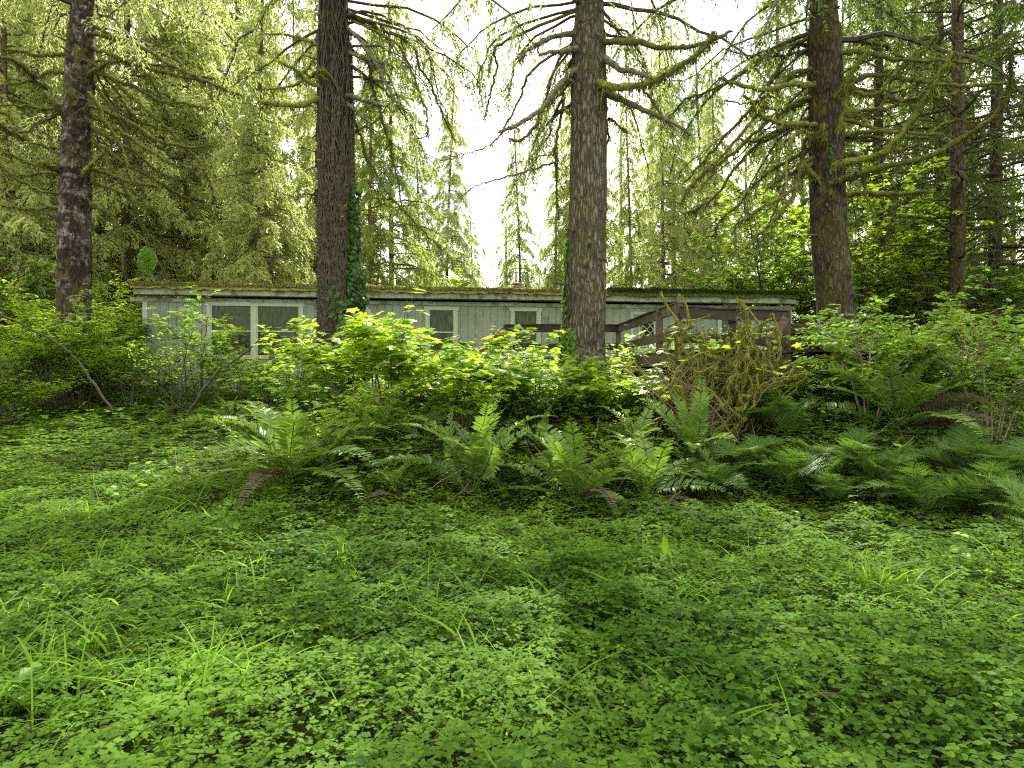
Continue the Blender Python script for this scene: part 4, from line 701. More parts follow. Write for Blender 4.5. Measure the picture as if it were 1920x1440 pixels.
shrub('shrub', 150, 770, 1.7, 1.3, 9, OVATE, .08, 'bright', 'low bright shrub under the arching bare stem', group=GS, ntw=18, tl=.5, lper=18, start=.3)
shrub('shrub', -40, 790, 2.2, 1.3, 9, OVATE, .08, 'shrub', 'shrub half cut off by the left picture edge', group=GS, ntw=18, tl=.5, lper=20, start=.3)
for px, py, H, sp_, n_, lf, ls, m_, lab in [(20, 790, 1.5, 1.2, 9, OVATE, .075, 'bright', 'low yellow green shrub in front of the many stemmed one at the left'), (120, 745, 3.0, 1.2, 10, COMP, .13, 'bright', 'tall feathery shrub just in front of the leftmost spruce trunk'), (230, 740, 2.5, 1.0, 9, COMP, .12, 'shrub', 'feathery shrub at the left corner trim of the home'), (70, 730, 3.1, 1.4, 12, OVATE, .09, 'shrub', 'tall leafy shrub left of the leftmost spruce trunk')]:
    shrub('shrub', px, py, H, sp_, n_, lf, ls, m_, lab, group=GS, ntw=22, tl=.5, lper=20, start=.35)
for px, py, H, sp_, n_, lf, ls, m_, lab in [(455, 778, 2.1, .8, 4, MAPLE, .11, 'bright', 'airy bright sapling in front of the middle post of the double window'), (500, 785, 1.6, .6, 3, COMP, .13, 'shrub', 'thin feathery sapling below the right pane of the double window'), (410, 770, 2.2, .6, 3, COMP, .13, 'shrub', 'thin wispy sapling left of the double window'), (560, 790, 2.2, .7, 5, MAPLE, .12, 'bright', 'airy bright sapling close left of the vine wrapped trunk'), (330, 780, 2.2, .9, 5, ROUND, .07, 'bright', 'airy sapling in front of the blank wall left of the windows'), (285, 765, 1.9, .7, 5, COMP, .12, 'shrub', 'wispy sapling just right of the corner trim'), (705, 795, 2.25, .5, 3, MAPLE, .15, 'bright', 'tall single stemmed maple sapling against the wall'), (1000, 800, 1.6, .6, 4, MAPLE, .12, 'bright', 'thin sapling in front of the left deck railing')]:
    shrub('sapling', px, py, H, sp_, n_, lf, ls, m_, lab, 'sapling', GS, ntw=11, tl=.5, lper=9, start=.35, stemr=.012)
# centre
shrub('shrub', 600, 800, 1.35, 1.0, 9, COMP, .13, 'shrub', 'fine leaved shrub at the foot of the vine wrapped trunk', group=GS, ntw=16, tl=.4, lper=13, start=.2)
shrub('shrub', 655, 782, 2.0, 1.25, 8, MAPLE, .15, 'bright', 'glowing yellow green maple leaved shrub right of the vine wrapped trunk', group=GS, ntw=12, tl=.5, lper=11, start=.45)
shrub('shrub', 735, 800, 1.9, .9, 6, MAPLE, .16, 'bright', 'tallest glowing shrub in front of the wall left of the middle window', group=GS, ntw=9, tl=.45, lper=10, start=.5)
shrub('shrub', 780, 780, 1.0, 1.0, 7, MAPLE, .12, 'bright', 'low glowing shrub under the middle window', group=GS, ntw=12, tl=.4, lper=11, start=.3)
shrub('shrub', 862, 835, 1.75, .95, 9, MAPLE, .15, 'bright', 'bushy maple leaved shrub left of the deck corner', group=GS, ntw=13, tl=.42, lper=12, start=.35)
shrub('shrub', 935, 800, 1.5, .8, 7, MAPLE, .13, 'shrub', 'green maple leaved shrub hiding the deck stair', group=GS, ntw=12, tl=.4, lper=12, start=.3)
shrub('shrub', 700, 835, .95, .9, 8, COMP, .12, 'bright', 'low feathery bright shrub above the upright sword fern', group=GS, ntw=12, tl=.35, lper=12, start=.15)
shrub('shrub', 980, 790, .7, .8, 8, ROUND, .08, 'shrub', 'low green growth under the deck corner', group=GS, ntw=12, tl=.35, lper=16, start=.1)
shrub('shrub', 1145, 812, 1.35, .8, 8, MAPLE, .15, 'bright', 'fresh maple leaved shrub right of the foot of the grey trunk', group=GS, ntw=12, tl=.42, lper=12, start=.4)
shrub('shrub', 1075, 790, .95, .7, 7, MAPLE, .12, 'shrub', 'low shrub in front of the foot of the grey trunk', group=GS, ntw=10, tl=.4, lper=12, start=.25)
shrub('shrub', 1210, 810, .95, .7, 6, MAPLE, .11, 'shrub', 'small shrub between the grey trunk and the mossy bush', group=GS, ntw=10, tl=.35, lper=12, start=.3)
# right
shrub('shrub', 1625, 800, 2.25, 1.15, 7, ROUND, .10, 'shrub', 'tall leafy shrub on pale stems in front of the right spruce', group=GS, ntw=18, tl=.5, lper=15, start=.5, woodm='paletwig')
shrub('shrub', 1545, 775, 1.25, .9, 7, MAPLE, .10, 'bright', 'bright shrub in front of the timber stack', group=GS, ntw=12, tl=.4, lper=13, start=.3)
shrub('shrub', 1720, 770, 2.25, 1.1, 8, ROUND, .09, 'shrub', 'round leafed shrub between the right spruce and the slim trunk', group=GS, ntw=18, tl=.5, lper=15, start=.3)
shrub('shrub', 1800, 800, 1.6, 1.1, 8, COMP, .12, 'shrub', 'tangled fine leaved shrub below the slim trunk', group=GS, ntw=14, tl=.45, lper=12, start=.2, woodm='paletwig')
shrub('shrub', 1860, 835, 2.1, 1.1, 9, ROUND, .08, 'shrub', 'wild shrub on thin pale stems near the right picture edge', group=GS, ntw=18, tl=.45, lper=17, start=.3, woodm='paletwig')
shrub('shrub', 1945, 830, 2.3, 1.2, 8, OVATE, .09, 'shrub', 'green shrub cut by the right picture edge', group=GS, ntw=16, tl=.5, lper=16, start=.3)
# maples behind
def maple(px, Y, H, spread, label, seed, leafm='maple', nst=7, ls=.15, z=None, **k):
    x = X_(px, Y); kk = dict(ntw=34, tl=1.3, lper=13, start=.3, stemr=.05, flat=.8, arch=.15); kk.update(k); st, fo = leafy(seed, H, spread, nst, MAPLE if ls > .1 else OVATE, ls, **kk)
    t = empty('maple_tree', (x, Y, float(gh(x, Y))), 0, label, 'tree', 'broad leaved trees behind the home'); m = MB()
    for s in st: s.build('trunk', M['bark_far'], t, True)
    fo.build('crown', M[leafm], t)
maple(1440, 24, 7.5, 4.2, 'glowing yellow green broad leaved tree behind the right end of the home', 301, nst=9)
maple(1640, 19, 6.0, 2.8, 'green broad leaved tree right of the brown spruce trunk', 302, 'bright', 7)
maple(700, 26, 4.6, 3.2, 'yellow green bush like tree behind the roof right of the ivy', 303, nst=6)
maple(800, 30, 6.0, 3.0, 'pale leafy tree at the foot of the bright sky gap', 304, nst=6)
maple(905, 27, 4.4, 2.2, 'small leafy tree over the roof in the middle', 305, 'bright', 5)
maple(130, 21, 4.2, 3.0, 'light green thicket behind the leftmost spruce trunk', 306, nst=6)
maple(-10, 18, 3.6, 2.6, 'green thicket at the left edge behind the low shrub', 307, 'shrub', 6)
maple(1760, 22, 5.0, 3.0, 'dim green thicket behind the slim trunk', 308, 'shrub', 7)
maple(1900, 19, 3.6, 2.6, 'green thicket at the right picture edge behind the shrubs', 309, 'shrub', 6)
maple(330, 25, 4.6, 3.0, 'light green leaves just above the roof over the double window', 310, 'bright', 6)
maple(1130, 30, 5.0, 3.2, 'bright leaves low behind the roof beside the grey trunk', 311, nst=6)

# arching bare stem, leaning mossy log, low fallen sticks
def stick(name, label, cat, pts, r0, r1, mat, fuzz=0, seed=1, fl=.03):
    mb = MB(); P, r = mossy(mb, pts, r0, r1, seed, fuzz, fl); o = mb.build(name, M[mat], None, True, origin=P[0]); o.location = P[0]; return tag(o, label, cat)
stick('fallen_branch', 'long bare dark stem arching over the left shrubs to the ground', 'branch', [at(-60, 570, 11.0), at(0, 590, 11.2), at(70, 625, 11.5), at(125, 660, 11.8), at(165, 705, 12.0), at(207, 770, 12.2)], .014, .024, 'twig', 20, 71)
stick('fallen_branch', 'long thin stem leaning right across the double window', 'branch', [at(352, 778, 12.6), at(400, 705, 12.5), at(455, 660, 12.4), at(500, 622, 12.3), at(545, 585, 12.2)], .028, .006, 'twig', 20, 72)
stick('leaning_log', 'short mossy green log leaning left of the vine wrapped trunk', 'log', [at(503, 662, 14.2), at(530, 692, 14.2), at(560, 722, 14.2), at(590, 760, 14.2)], .045, .13, 'mossdark', 250, 73)
stick('tree_stump', 'forked mossy stub at the left foot of the grey trunk', 'stump', [at(1070, 668, 11.6), at(1058, 690, 11.5), at(1044, 715, 11.4), at(1040, 760, 11.4)], .06, .05, 'mossfuzz', 300, 74)
stick('fallen_twig', 'short bare twig lying on the clover in the lower right', 'twig', [np.array(on_ground(1456, 1182))+[0, 0, .09], np.array(on_ground(1475, 1205))+[0, 0, .12], np.array(on_ground(1500, 1228))+[0, 0, .08]], .010, .006, 'paletwig', 0, 75)
# mossy gnarled bush in front of the deck
mg = np.random.default_rng(81); bx, by, bz = on_ground(1325, 785); by = 9.5; bx = X_(1325, by); bz = float(gh(bx, by)); bush = empty('mossy_bush', (bx, by, bz), 0, 'leafless bush of gnarled stems hung with yellow moss in front of the deck', 'bush'); OB = np.array([bx, by, bz])
for k in range(32):
    pxa = mg.uniform(1292, 1440); sp_ = (pxa-1330)/90; top = mg.uniform(585, 690) if abs(sp_) < .8 else mg.uniform(620, 700); dd = mg.uniform(-.5, .6)
    p0 = np.array([X_(1325+sp_*40, by+dd*.4), by+dd*.4, 0]); p0[2] = float(gh(p0[0], p0[1]))-.05; e = at(pxa+sp_*38+mg.normal(0, 10), top, by+dd); m1 = p0+(e-p0)*.35+np.array([sp_*.22+mg.normal(0, .1), mg.normal(0, .08), -.02]); m2 = p0+(e-p0)*.7+np.array([sp_*.12+mg.normal(0, .14), mg.normal(0, .1), 0])
    mb = MB(); P, r = mossy(mb, [p0, m1, m2, e], mg.uniform(.016, .034), .012, 900+k, 420, .04, hang=1.1, wob=1.6)
    for j in range(mg.integers(2, 5)):
        i = mg.integers(len(P)//3, len(P)-1); d = np.array([mg.normal(0, .3), mg.normal(0, .2), abs(mg.normal(.2, .2))]); mossy(mb, [P[i], P[i]+d*.5+mg.normal(0, .05, 3), P[i]+d+mg.normal(0, .06, 3)], .013, .007, 1200+k*9+j, 380, .035, hang=1.1, k=6)
    mb.build('stem', M['shrubmoss'], bush, True, origin=OB)
mb = MB(); n = 90; b0 = np.stack([bx+mg.normal(0, .35, n), by+mg.normal(0, .25, n), np.full(n, bz-.05)], 1); an = mg.uniform(0, 6.28, n); L = mg.uniform(.7, 1.75, n); d = np.stack([np.cos(an)*mg.uniform(.1, .75, n), np.sin(an)*.4, np.ones(n)], 1); u = np.linspace(0, 1, 9)[None, :, None]
P = b0[:, None]+d[:, None]*L[:, None, None]*u+np.stack([.25*np.cos(an), .1*np.sin(an), -.25+0*an], 1)[:, None]*u**2*L[:, None, None]+mg.normal(0, .012, (n, 9, 3)); mb.add(*tubes(P, np.linspace(.007, .002, 9)[None], 4)); TP, ln = twigs(P, 3, mg, .4, .1, .3); mb.add(*tubes(TP, np.linspace(.003, .0015, 5)[None], 3)); mb.build('thin_twigs', M['paletwig'], bush, True, origin=OB)
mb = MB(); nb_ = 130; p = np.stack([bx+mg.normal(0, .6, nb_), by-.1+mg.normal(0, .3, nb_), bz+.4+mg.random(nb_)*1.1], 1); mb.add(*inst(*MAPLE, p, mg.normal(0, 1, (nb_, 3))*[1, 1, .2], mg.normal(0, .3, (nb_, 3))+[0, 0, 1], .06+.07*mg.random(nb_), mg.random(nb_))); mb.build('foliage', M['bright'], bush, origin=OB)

# ------------------------------------------------------------------ ferns
def frond_mesh(name, seed, L, elev, droop, mat, kind='sword', npair=34, wmax=.085, roll=0, base0=.12):
    """a frond from the origin along +x, arching; pinnae on both sides"""
    g = np.random.default_rng(seed); S = 40; s = np.linspace(0, 1, S); ang = R(elev)-R(droop)*s**1.5; dx = np.cos(ang); dz = np.sin(ang); X = np.cumsum(dx)/S*L; Z = np.cumsum(dz)/S*L; Yv = .04*L*np.sin(s*3+g.random()*6)*s
    P = np.stack([X-X[0], Yv, Z-Z[0]], 1); T = nrm(np.gradient(P, axis=0)); sd = nrm(np.cross(np.array([0, 0, 1.]), T)); U = np.cross(T, sd); mb = MB(); mb.add(*tubes(P[None], np.linspace(.005, .0012, S)[None], 4, .2))
    t = np.linspace(base0, .985, npair); i = (t*(S-1)).astype(int); sh = np.clip((t-base0)/.22, 0, 1)**.6*np.clip((1-t)/.55, .03, 1)**.7
    if kind == 'lady': sh = np.sin(np.pi*np.clip((t-base0*.6)/(1-base0*.6), 0, 1)**.8)**.8
    for sgn in (1, -1):
        p = P[i]+U[i]*.001; ln = wmax*sh*(.85+.3*g.random(npair))*L; d = nrm(sd[i]*sgn+T[i]*(.25+.35*t)[:, None]+U[i]*(.22+g.normal(0, .12, npair))[:, None]); nn = nrm(U[i]-sd[i]*sgn*.25+g.normal(0, .12, (npair, 3)))
        tn = np.clip(.45+g.normal(0, .12, npair)+.2*(t-.5), 0, 1)
        if kind == 'sword':
            tv, tf = NARROW; tv = tv*np.array([1, .85, 1]); mb.add(*inst(tv, tf, p, d, nn, ln, tn))
        else:
            for a in range(npair):
                m = max(3, int(ln[a]/.02)); u = (np.arange(m)+.5)/m; q_ = p[a]+d[a]*ln[a]*u[:, None]-nn[a]*(.12*ln[a]*u**2)[:, None]; l2 = .17*ln[a]*(1-u)**.6+.006; e = np.cross(nn[a], d[a])
                for s2 in (1, -1): mb.add(*blades(q_, e*s2+d[a]*.45+g.normal(0, .08, (m, 3)), np.tile(nn[a], (m, 1)), l2, l2*.34, tn[a]))
    return mb.mesh(name, M[mat])
SW = [frond_mesh('frond', 400+i, 1, e, d, 'fern', 'sword', 30, .14) for i, (e, d) in enumerate([(80, 45), (70, 60), (60, 62), (50, 60), (42, 58), (72, 80), (28, 48)])]
LD = [frond_mesh('frond', 420+i, 1, e, d, 'lady', 'lady', 17, .26, base0=.2) for i, (e, d) in enumerate([(75, 80), (62, 90), (50, 70), (68, 60)])]
DD = [frond_mesh('frond', 440+i, 1, e, d, 'dead', 'sword', 34, .11) for i, (e, d) in enumerate([(30, 80), (15, 60), (40, 100)])]
FPOS = []
def fern(kind, px, py, n, L, label, group, live=SW, dead=0, spread=(0, 1), seed=None, off=0, tilt=0, yaw=(0, 360)):
    x, y, z = on_ground(px, py); 
    if off: y += off; x = X_(px, y); z = float(gh(x, y))
    FPOS.append((x, y, L*.62)); g = np.random.default_rng(seed or int(px*3+py*11)); t = empty(kind, (x, y, z), 0, label, 'fern', group)
    for i in range(n):
        a = R(yaw[0]+(yaw[1]-yaw[0])*(i+g.random()*.6)/n); m = live[g.integers(0, len(live))]; link('frond', m, t, (g.normal(0, .03), g.normal(0, .03), .08), (g.normal(0, .25), g.normal(0, .14)+tilt, a), L*(.65+.45*g.random()))
    for i in range(dead): link('dead_frond', DD[g.integers(0, 3)], t, (0, 0, .03), (g.normal(0, .5), g.normal(.1, .15), R(200+140*g.random())), L*(.55+.4*g.random()))
    return t
GF, GL = 'sword ferns on the bank', 'lady ferns on the bank'
fern('sword_fern', 545, 912, 26, 1.75, 'largest sword fern spreading long fronds at the left end of the bank', GF, dead=2)
fern('sword_fern', 885, 935, 15, 1.4, 'upright vase shaped sword fern alone in the middle', GF, live=SW[:2]+SW[5:6])
fern('sword_fern', 1085, 962, 22, 1.3, 'dense low sword fern at the front of the bank right of the upright one', GF, dead=2)
fern('sword_fern', 1215, 950, 14, 1.15, 'sword fern with arching fronds just right of the dense low fern', GF, dead=3)
fern('sword_fern', 1190, 860, 14, .9, 'shaded dark sword fern below the foot of the grey trunk', GF, dead=2)
fern('sword_fern', 1300, 870, 14, 1.15, 'tall sword fern below the mossy bush', GF, dead=1)
fern('sword_fern', 1688, 808, 16, 1.7, 'large right hand sword fern leaning with long fronds over dead ones', GF, dead=5)
fern('sword_fern', 690, 850, 12, .9, 'small bright sword fern behind the largest one', GF, live=SW[:3])
fern('sword_fern', 800, 835, 12, .65, 'small sword fern at the foot of the bushy maple leaved shrub', GF)
fern('sword_fern', 620, 900, 10, .8, 'half hidden sword fern right behind the largest one', GF, dead=3)
fern('sword_fern', 430, 800, 10, .75, 'low brownish sword fern under the forked sapling', GF, dead=5)
fern('sword_fern', 1010, 850, 10, .65, 'little sword fern in the shade under the deck corner', GF, dead=2)
fern('sword_fern', 735, 935, 8, .5, 'small ragged fern among twigs right of the largest one', GF, dead=4)
fern('sword_fern', 1580, 740, 14, .9, 'fern growing at the foot of the timber stack', GF)
for px, py, n, L, lab in [(1390, 815, 12, .9, 'lady fern with flat ladder like fronds under the mossy bush'), (1475, 830, 12, .9, 'lady fern spreading flat to the right of the mossy bush'), (1400, 900, 12, .8, 'lady fern in the second row below the mossy bush'), (1340, 945, 12, .75, 'lady fern at the front edge of the bank in the middle right'),
    (1480, 930, 12, .8, 'lady fern on the front edge below the timber stack'), (1570, 905, 12, .85, 'lady fern in dark shade below the bright stack shrub'), (1640, 930, 13, .8, 'lady fern below the large right sword fern'), (1735, 985, 13, .85, 'lady fern sweeping forward over the clover on the right'), (1790, 905, 12, .8, 'lady fern below the dead fronds of the large right fern'),
    (1850, 985, 13, .9, 'lady fern arching over the nettle on the right'), (1915, 940, 12, .95, 'lady fern cut by the right picture edge'), (1560, 960, 10, .6, 'smallest lady fern at the very front of the bank'), (1950, 1040, 10, .8, 'lady fern low in the right corner of the bank'), (1250, 800, 9, .6, 'little lady fern left of the mossy bush foot')]:
    fern('lady_fern', px, py, n+2, L*1.15*(.85+.3*((px*7) % 5)/4), lab, GL, live=LD)

# ------------------------------------------------------------------ ground cover
gc = np.random.default_rng(33)
def scatter(n, y0, y1, mar=.9, pw=1.):
    Y = (y0**2+(y1**2-y0**2)*gc.random(n))**.5; X = (gc.random(n)*2-1)*(.78*Y+mar); return X, Y
def carpet(mb, X, Y, tmpl, size, hmin, hmax, tiltn=.17, base_t=0):
    n = len(X); z = gh(X, Y)+hmin+(hmax-hmin)*gc.random(n)**.7*(.1+1.9*np.clip(fbm(X*2.8, Y*2.8, 0, 77)-.1, 0, 1)); a = gc.uniform(0, 6.28, n)
    d = np.stack([np.cos(a), np.sin(a), gc.normal(-.05, .15, n)], 1); nn = np.stack([gc.normal(0, tiltn, n), gc.normal(-.04, tiltn, n), np.ones(n)], 1)
    mb.add(*inst(*tmpl, np.stack([X, Y, z], 1), d, nn, size*(.55+.75*gc.random(n)), np.clip(gc.random(n)*.8+base_t, 0, 1)))
mb = MB()
def cutzone(X, Y): return fbm(X*.7+5, Y*.7, 0, 55)+.10*(X > -.5)*(Y < 6)-.06*(X < -2)
X, Y = scatter(23000, 1.9, 5.2); k = cutzone(X, Y) < .55; carpet(mb, X[k], Y[k], TREF, .064, .02, .24)
X, Y = scatter(16000, 1.9, 6.5); carpet(mb, X, Y, TREF, .05, .01, .05, .3)
X, Y = scatter(36000, 5.2, 10.0); k = cutzone(X, Y) < .55; carpet(mb, X[k], Y[k], TREF, .072, .02, .24)
X, Y = scatter(38000, 10, 19.5, 1.5); k = (X < -1) | (gc.random(len(X)) < .55); carpet(mb, X[k], Y[k], TREF, .12, .02, .24)
tag(mb.build('clover_carpet', M['oxalis']), 'dense carpet of three leaved green wood sorrel over the ground', 'ground cover', kind='stuff')
mb = MB()
X, Y = scatter(22000, 1.9, 5.2); k = cutzone(X, Y) > .50; carpet(mb, X[k], Y[k], CUT, .066, .05, .24, .25, .15)
X, Y = scatter(32000, 5.2, 9.0); k = cutzone(X, Y) > .50; carpet(mb, X[k], Y[k], CUT, .075, .05, .24, .25, .15)
X, Y = scatter(1500, 1.9, 7.0); carpet(mb, X, Y, OVATE, .07, .06, .18, .5)
tag(mb.build('cut_leaved_weeds', M['oxalis']), 'patches of pale cut leaved weeds among the wood sorrel', 'ground cover', kind='stuff')
# undergrowth on the bank: small leafy stems
mb = MB(); ms = MB()
n = 6200; Y = 7.4+10.1*gc.random(n)**1.5; X = gc.uniform(-1, 1, n)*(.78*Y+.8); t_ = ss((X+5.2)/2.6)*ss((Y-7.3)/.6); kp = (gc.random(n) < t_*(1+.5*(X > 3))*(.45+.4*(Y > 9.6))+.10*(Y > 12)); X, Y = X[kp], Y[kp]; kp = np.ones(len(X), bool)
for fx, fy, fr in FPOS: kp &= ((X-fx)/fr)**2+((Y-fy+.25)/(fr*1.1))**2 > 1
X, Y = X[kp], Y[kp]; n = len(X); z = gh(X, Y)
hh = (.16+.40*gc.random(n)+.34*ss((Y-8.6)/1.5)*gc.random(n))*(.5+fbm(X*.8, Y*.8, 0, 91))*(1+.5*ss((X-2.5)/1.5)*ss((Y-9.3)/1)); a = gc.uniform(0, 6.28, n); d = np.stack([np.cos(a)*.45, np.sin(a)*.45, np.ones(n)], 1); u = np.linspace(0, 1, 5)[None, :, None]
P = np.stack([X, Y, z-.02], 1)[:, None]+d[:, None]*hh[:, None, None]*u+np.stack([np.cos(a), np.sin(a), -.6+0*a], 1)[:, None]*(.25*hh)[:, None, None]*u**2; ms.add(*tubes(P, np.linspace(.004, .0015, 5)[None], 3))
m = n*9; i = np.repeat(np.arange(n), 9); t = (.2+.8*gc.random(m))*3.999; ii = t.astype(int); f = (t-ii)[:, None]; p = P[i, ii]*(1-f)+P[i, ii+1]*f; aa = gc.uniform(0, 6.28, m)
glow = ((X > -4)*(X < 2.6)*(Y > 8.4)*(Y < 13) > 0)[i] & (gc.random(m) < .75); mbb = MB(); typ = hsh(np.floor(X*1.3), np.floor(Y*1.3), np.zeros(n), 5)[i]; dd = np.stack([np.cos(aa), np.sin(aa), gc.normal(.05, .25, m)], 1); nn = np.stack([gc.normal(0, .35, m), gc.normal(-.1, .35, m), np.ones(m)], 1); pp = p+dd*.02  # sunlit middle of the bank put in by giving leaves the lighter material
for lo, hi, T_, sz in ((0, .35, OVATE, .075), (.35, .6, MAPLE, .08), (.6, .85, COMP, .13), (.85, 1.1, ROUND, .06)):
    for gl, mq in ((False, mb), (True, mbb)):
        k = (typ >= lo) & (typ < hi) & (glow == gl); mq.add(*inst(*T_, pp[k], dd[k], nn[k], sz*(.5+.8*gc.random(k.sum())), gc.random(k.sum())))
tag(mb.build('undergrowth', M['shrub']), 'mixed low leafy growth covering the bank between the ferns', 'undergrowth', kind='stuff')
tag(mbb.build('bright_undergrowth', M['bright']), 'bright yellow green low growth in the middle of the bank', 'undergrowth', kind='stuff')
tag(ms.build('undergrowth_stems', M['twig']), 'thin stems of the low leafy growth on the bank', 'undergrowth', kind='stuff')
# dead sticks and litter on the bank
mb = MB(); n = 420; Y = gc.uniform(7.4, 10.5, n); X = gc.uniform(-4.6, 7.5, n); a = gc.uniform(0, 6.28, n); L = gc.uniform(.15, .6, n); d = np.stack([np.cos(a), np.sin(a)*.6, gc.uniform(-.1, .9, n)], 1); u = np.linspace(0, 1, 6)[None, :, None]
P = np.stack([X, Y, gh(X, Y)+.03], 1)[:, None]+d[:, None]*L[:, None, None]*u+np.cumsum(gc.normal(0, .012, (n, 6, 3)), 1); mb.add(*tubes(P, np.linspace(.005, .002, 6)[None], 4)); TP, ln = twigs(P, 5, gc, .15, 0); mb.add(*tubes(TP, np.linspace(.0025, .001, 5)[None], 3))
tag(mb.build('dead_sticks', M['paletwig'], smooth=True), 'tangle of thin dry sticks at the foot of the bank', 'litter', kind='stuff')
# grass
def ribbons(mb, B, D, L, W, bend, S=7, tint=.5):
    n = len(B); u = np.linspace(0, 1, S); D = nrm(D); up = np.array([0, 0, 1.]); hd = D*np.array([1, 1, 0]); hd = nrm(hd+1e-6); P = B[:, None]+D[:, None]*(L[:, None]*u)[..., None]+(hd-up*.55)[:, None]*((bend*L)[:, None]*u**2.2)[..., None]
    sd = nrm(np.cross(hd, up)+gc.normal(0, .4, (n, 3))); w_ = (W[:, None]*np.clip(np.sin(np.pi*(.22+.78*u)), .03, 1))[..., None]; V = np.stack([P-sd[:, None]*w_, P+sd[:, None]*w_], 2).reshape(-1, 3)
    i = (np.arange(n)[:, None]*S*2+np.arange(S-1)[None]*2).ravel(); mb.add(V, np.concatenate([np.stack([i, i+1, i+3], 1), np.stack([i, i+3, i+2], 1)]), np.repeat(np.broadcast_to(tint, (n,)), S*2))
def tuft(mb, px, py, n, L, sp=.10, W=.0062):
    n = int(n*1.1); L = L*1.05
    x, y, z = on_ground(px, py); a = gc.uniform(0, 6.28, n); b = np.stack([x+gc.normal(0, sp, n), y+gc.normal(0, sp, n), np.full(n, z)], 1); b[:, 2] = gh(b[:, 0], b[:, 1]); ribbons(mb, b, np.stack([np.cos(a)*.3, np.sin(a)*.3, np.ones(n)], 1)+gc.normal(0, .12, (n, 3)), L*(.5+.7*gc.random(n)), W*(.6+.8*gc.random(n)), .35+.5*gc.random(n), tint=gc.random(n))
mb = MB()
for t in [(60, 1180, 50, .35, .25), (130, 1290, 60, .40, .25), (250, 1240, 50, .38, .2), (330, 1330, 60, .42, .2), (420, 1300, 30, .35, .15), (560, 1200, 25, .32, .2), (640, 1075, 40, .35, .12), (650, 1110, 20, .3, .15), (920, 1290, 30, .34, .2), (850, 1180, 25, .3, .2), (1000, 1105, 20, .3, .12), (1230, 1160, 14, .35, .1), (1310, 1145, 16, .32, .1), (1640, 1120, 45, .42, .10), (1665, 1140, 25, .35, .15), (1440, 1330, 20, .3, .2), (1760, 1180, 20, .3, .15), (1170, 1330, 18, .3, .2), (30, 1350, 60, .4, .25), (200, 1060, 30, .3, .3), (60, 990, 20, .3, .3), (420, 1120, 25, .3, .25), (1880, 1060, 22, .35, .12), (760, 1350, 25, .35, .25), (20, 1100, 40, .35, .3)]: tuft(mb, *t)
X, Y = scatter(1500, 2.0, 8); k = fbm(X*.8, Y*.8, 0, 66) > .48; X, Y = X[k], Y[k]; n = len(X); a = gc.uniform(0, 6.28, n); ribbons(mb, np.stack([X, Y, gh(X, Y)], 1), np.stack([np.cos(a)*.5, np.sin(a)*.5, np.ones(n)], 1), .22+.26*gc.random(n), .003+.004*gc.random(n), .3+.5*gc.random(n), tint=gc.random(n))
tag(mb.build('grass', M['grass']), 'tall thin grass blades growing through the wood sorrel', 'grass', kind='stuff')
# single weeds in the clover
def weed(px, py, H, npr, ls, label, lean=(.0, .0), mat='shrub', cat='plant', tm=OVATE):
    x, y, z = on_ground(px, py); t = empty('weed_plant', (x, y, z), 0, label, cat); g = np.random.default_rng(int(px+py)); P = spline([(0, 0, -.02), (lean[0]*.4, lean[1]*.4, H*.5), (lean[0], lean[1], H)], 10); mb = MB(); mb.add(*tubes(P[None], np.linspace(.004, .002, 10)[None], 5)); mb.build('stem', M['twig'], t, True)
    mb = MB(); 
    for j in range(npr):
        u = .35+.65*j/max(1, npr-1); c = P[int(u*9)]; a = j*1.57+g.random()*.4
        for s in (0, np.pi): mb.add(*inst(*tm, [c], [[math.cos(a+s), math.sin(a+s), -.1]], [[g.normal(0, .2), g.normal(-.2, .2), 1]], ls*(1-.35*u)*(.8+.4*g.random()), g.random()))
    mb.build('foliage', M[mat], t); return t
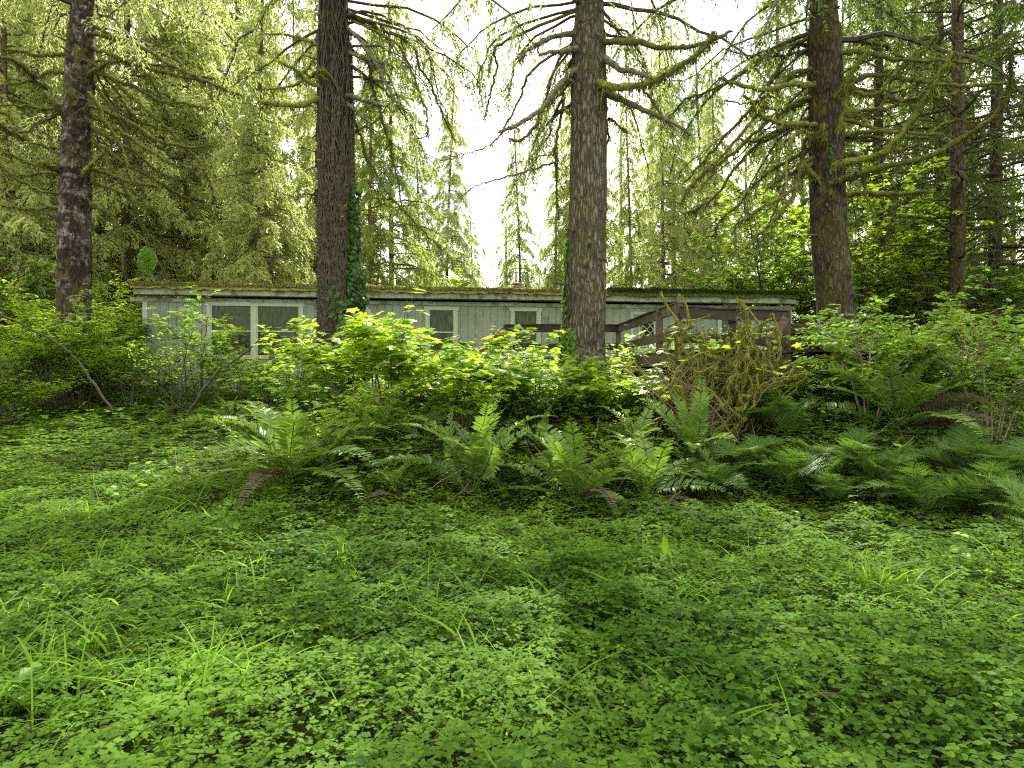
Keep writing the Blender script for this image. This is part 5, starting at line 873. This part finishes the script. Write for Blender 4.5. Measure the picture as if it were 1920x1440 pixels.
weed(1800, 1110, .42, 6, .13, 'broad leaved nettle plant in front of the right lady ferns')
weed(1600, 985, .30, 5, .09, 'small pair leaved weed at the foot of the bank on the right'); weed(1268, 1225, .72, 0, .1, 'tall thin bare stalk with one drooping leaf rising from the clover', (-.10, -.05)) if False else None
x, y, z = on_ground(1268, 1232); tw_ = empty('tall_stalk', (x, y, z), 0, 'tall thin dark stalk with one drooping bright leaf rising from the clover', 'plant'); mb = MB(); mb.add(*tubes([spline([(0, 0, -.02), (-.01, -.02, .3), (-.06, -.06, .62), (-.10, -.10, .74)], 12)], np.linspace(.003, .0018, 12)[None], 5)); mb.build('stem', M['twig'], tw_, True)
mb = MB(); mb.add(*inst(*NARROW, [(-.09, -.09, .70), (-.10, -.1, .74), (-.07, -.06, .62)], [(.1, .1, -1), (-1, .1, .2), (.5, -.2, -1)], [(.2, -1, .2), (0, -.3, 1), (.6, -1, .3)], [.13, .08, .07], [.9, .8, .7])); mb.build('foliage', M['grass'], tw_)
weed(1490, 1010, .26, 4, .08, 'small weed with a pale top at the bank foot left of the pair leaved one'); weed(60, 1345, .22, 4, .14, 'broad leaved plant in the lower left corner of the clover'); weed(1820, 1350, .2, 4, .12, 'broad leaved plant in the lower right corner of the clover')


# fallen leaves, needles and single odd leaves among the clover
mb = MB(); X, Y = scatter(700, 2, 9); n = len(X); a = gc.uniform(0, 6.28, n); mb.add(*inst(*OVATE, np.stack([X, Y, gh(X, Y)+.10+.08*gc.random(n)], 1), np.stack([np.cos(a), np.sin(a), gc.normal(0, .3, n)], 1), np.stack([gc.normal(0, .4, n), gc.normal(0, .4, n), np.ones(n)], 1), .02+.035*gc.random(n), gc.random(n)))
mb.add(*blades(np.stack([X+.2, Y+.13, gh(X, Y)+.06+.1*gc.random(n)], 1), np.stack([np.cos(a), np.sin(a), gc.normal(.1, .3, n)], 1), np.tile([0, 0, 1.], (n, 1)), .06+.12*gc.random(n), .0022, gc.random(n)))
tag(mb.build('leaf_litter', M['dead']), 'small dry leaves and needles caught on the clover', 'litter', kind='stuff')
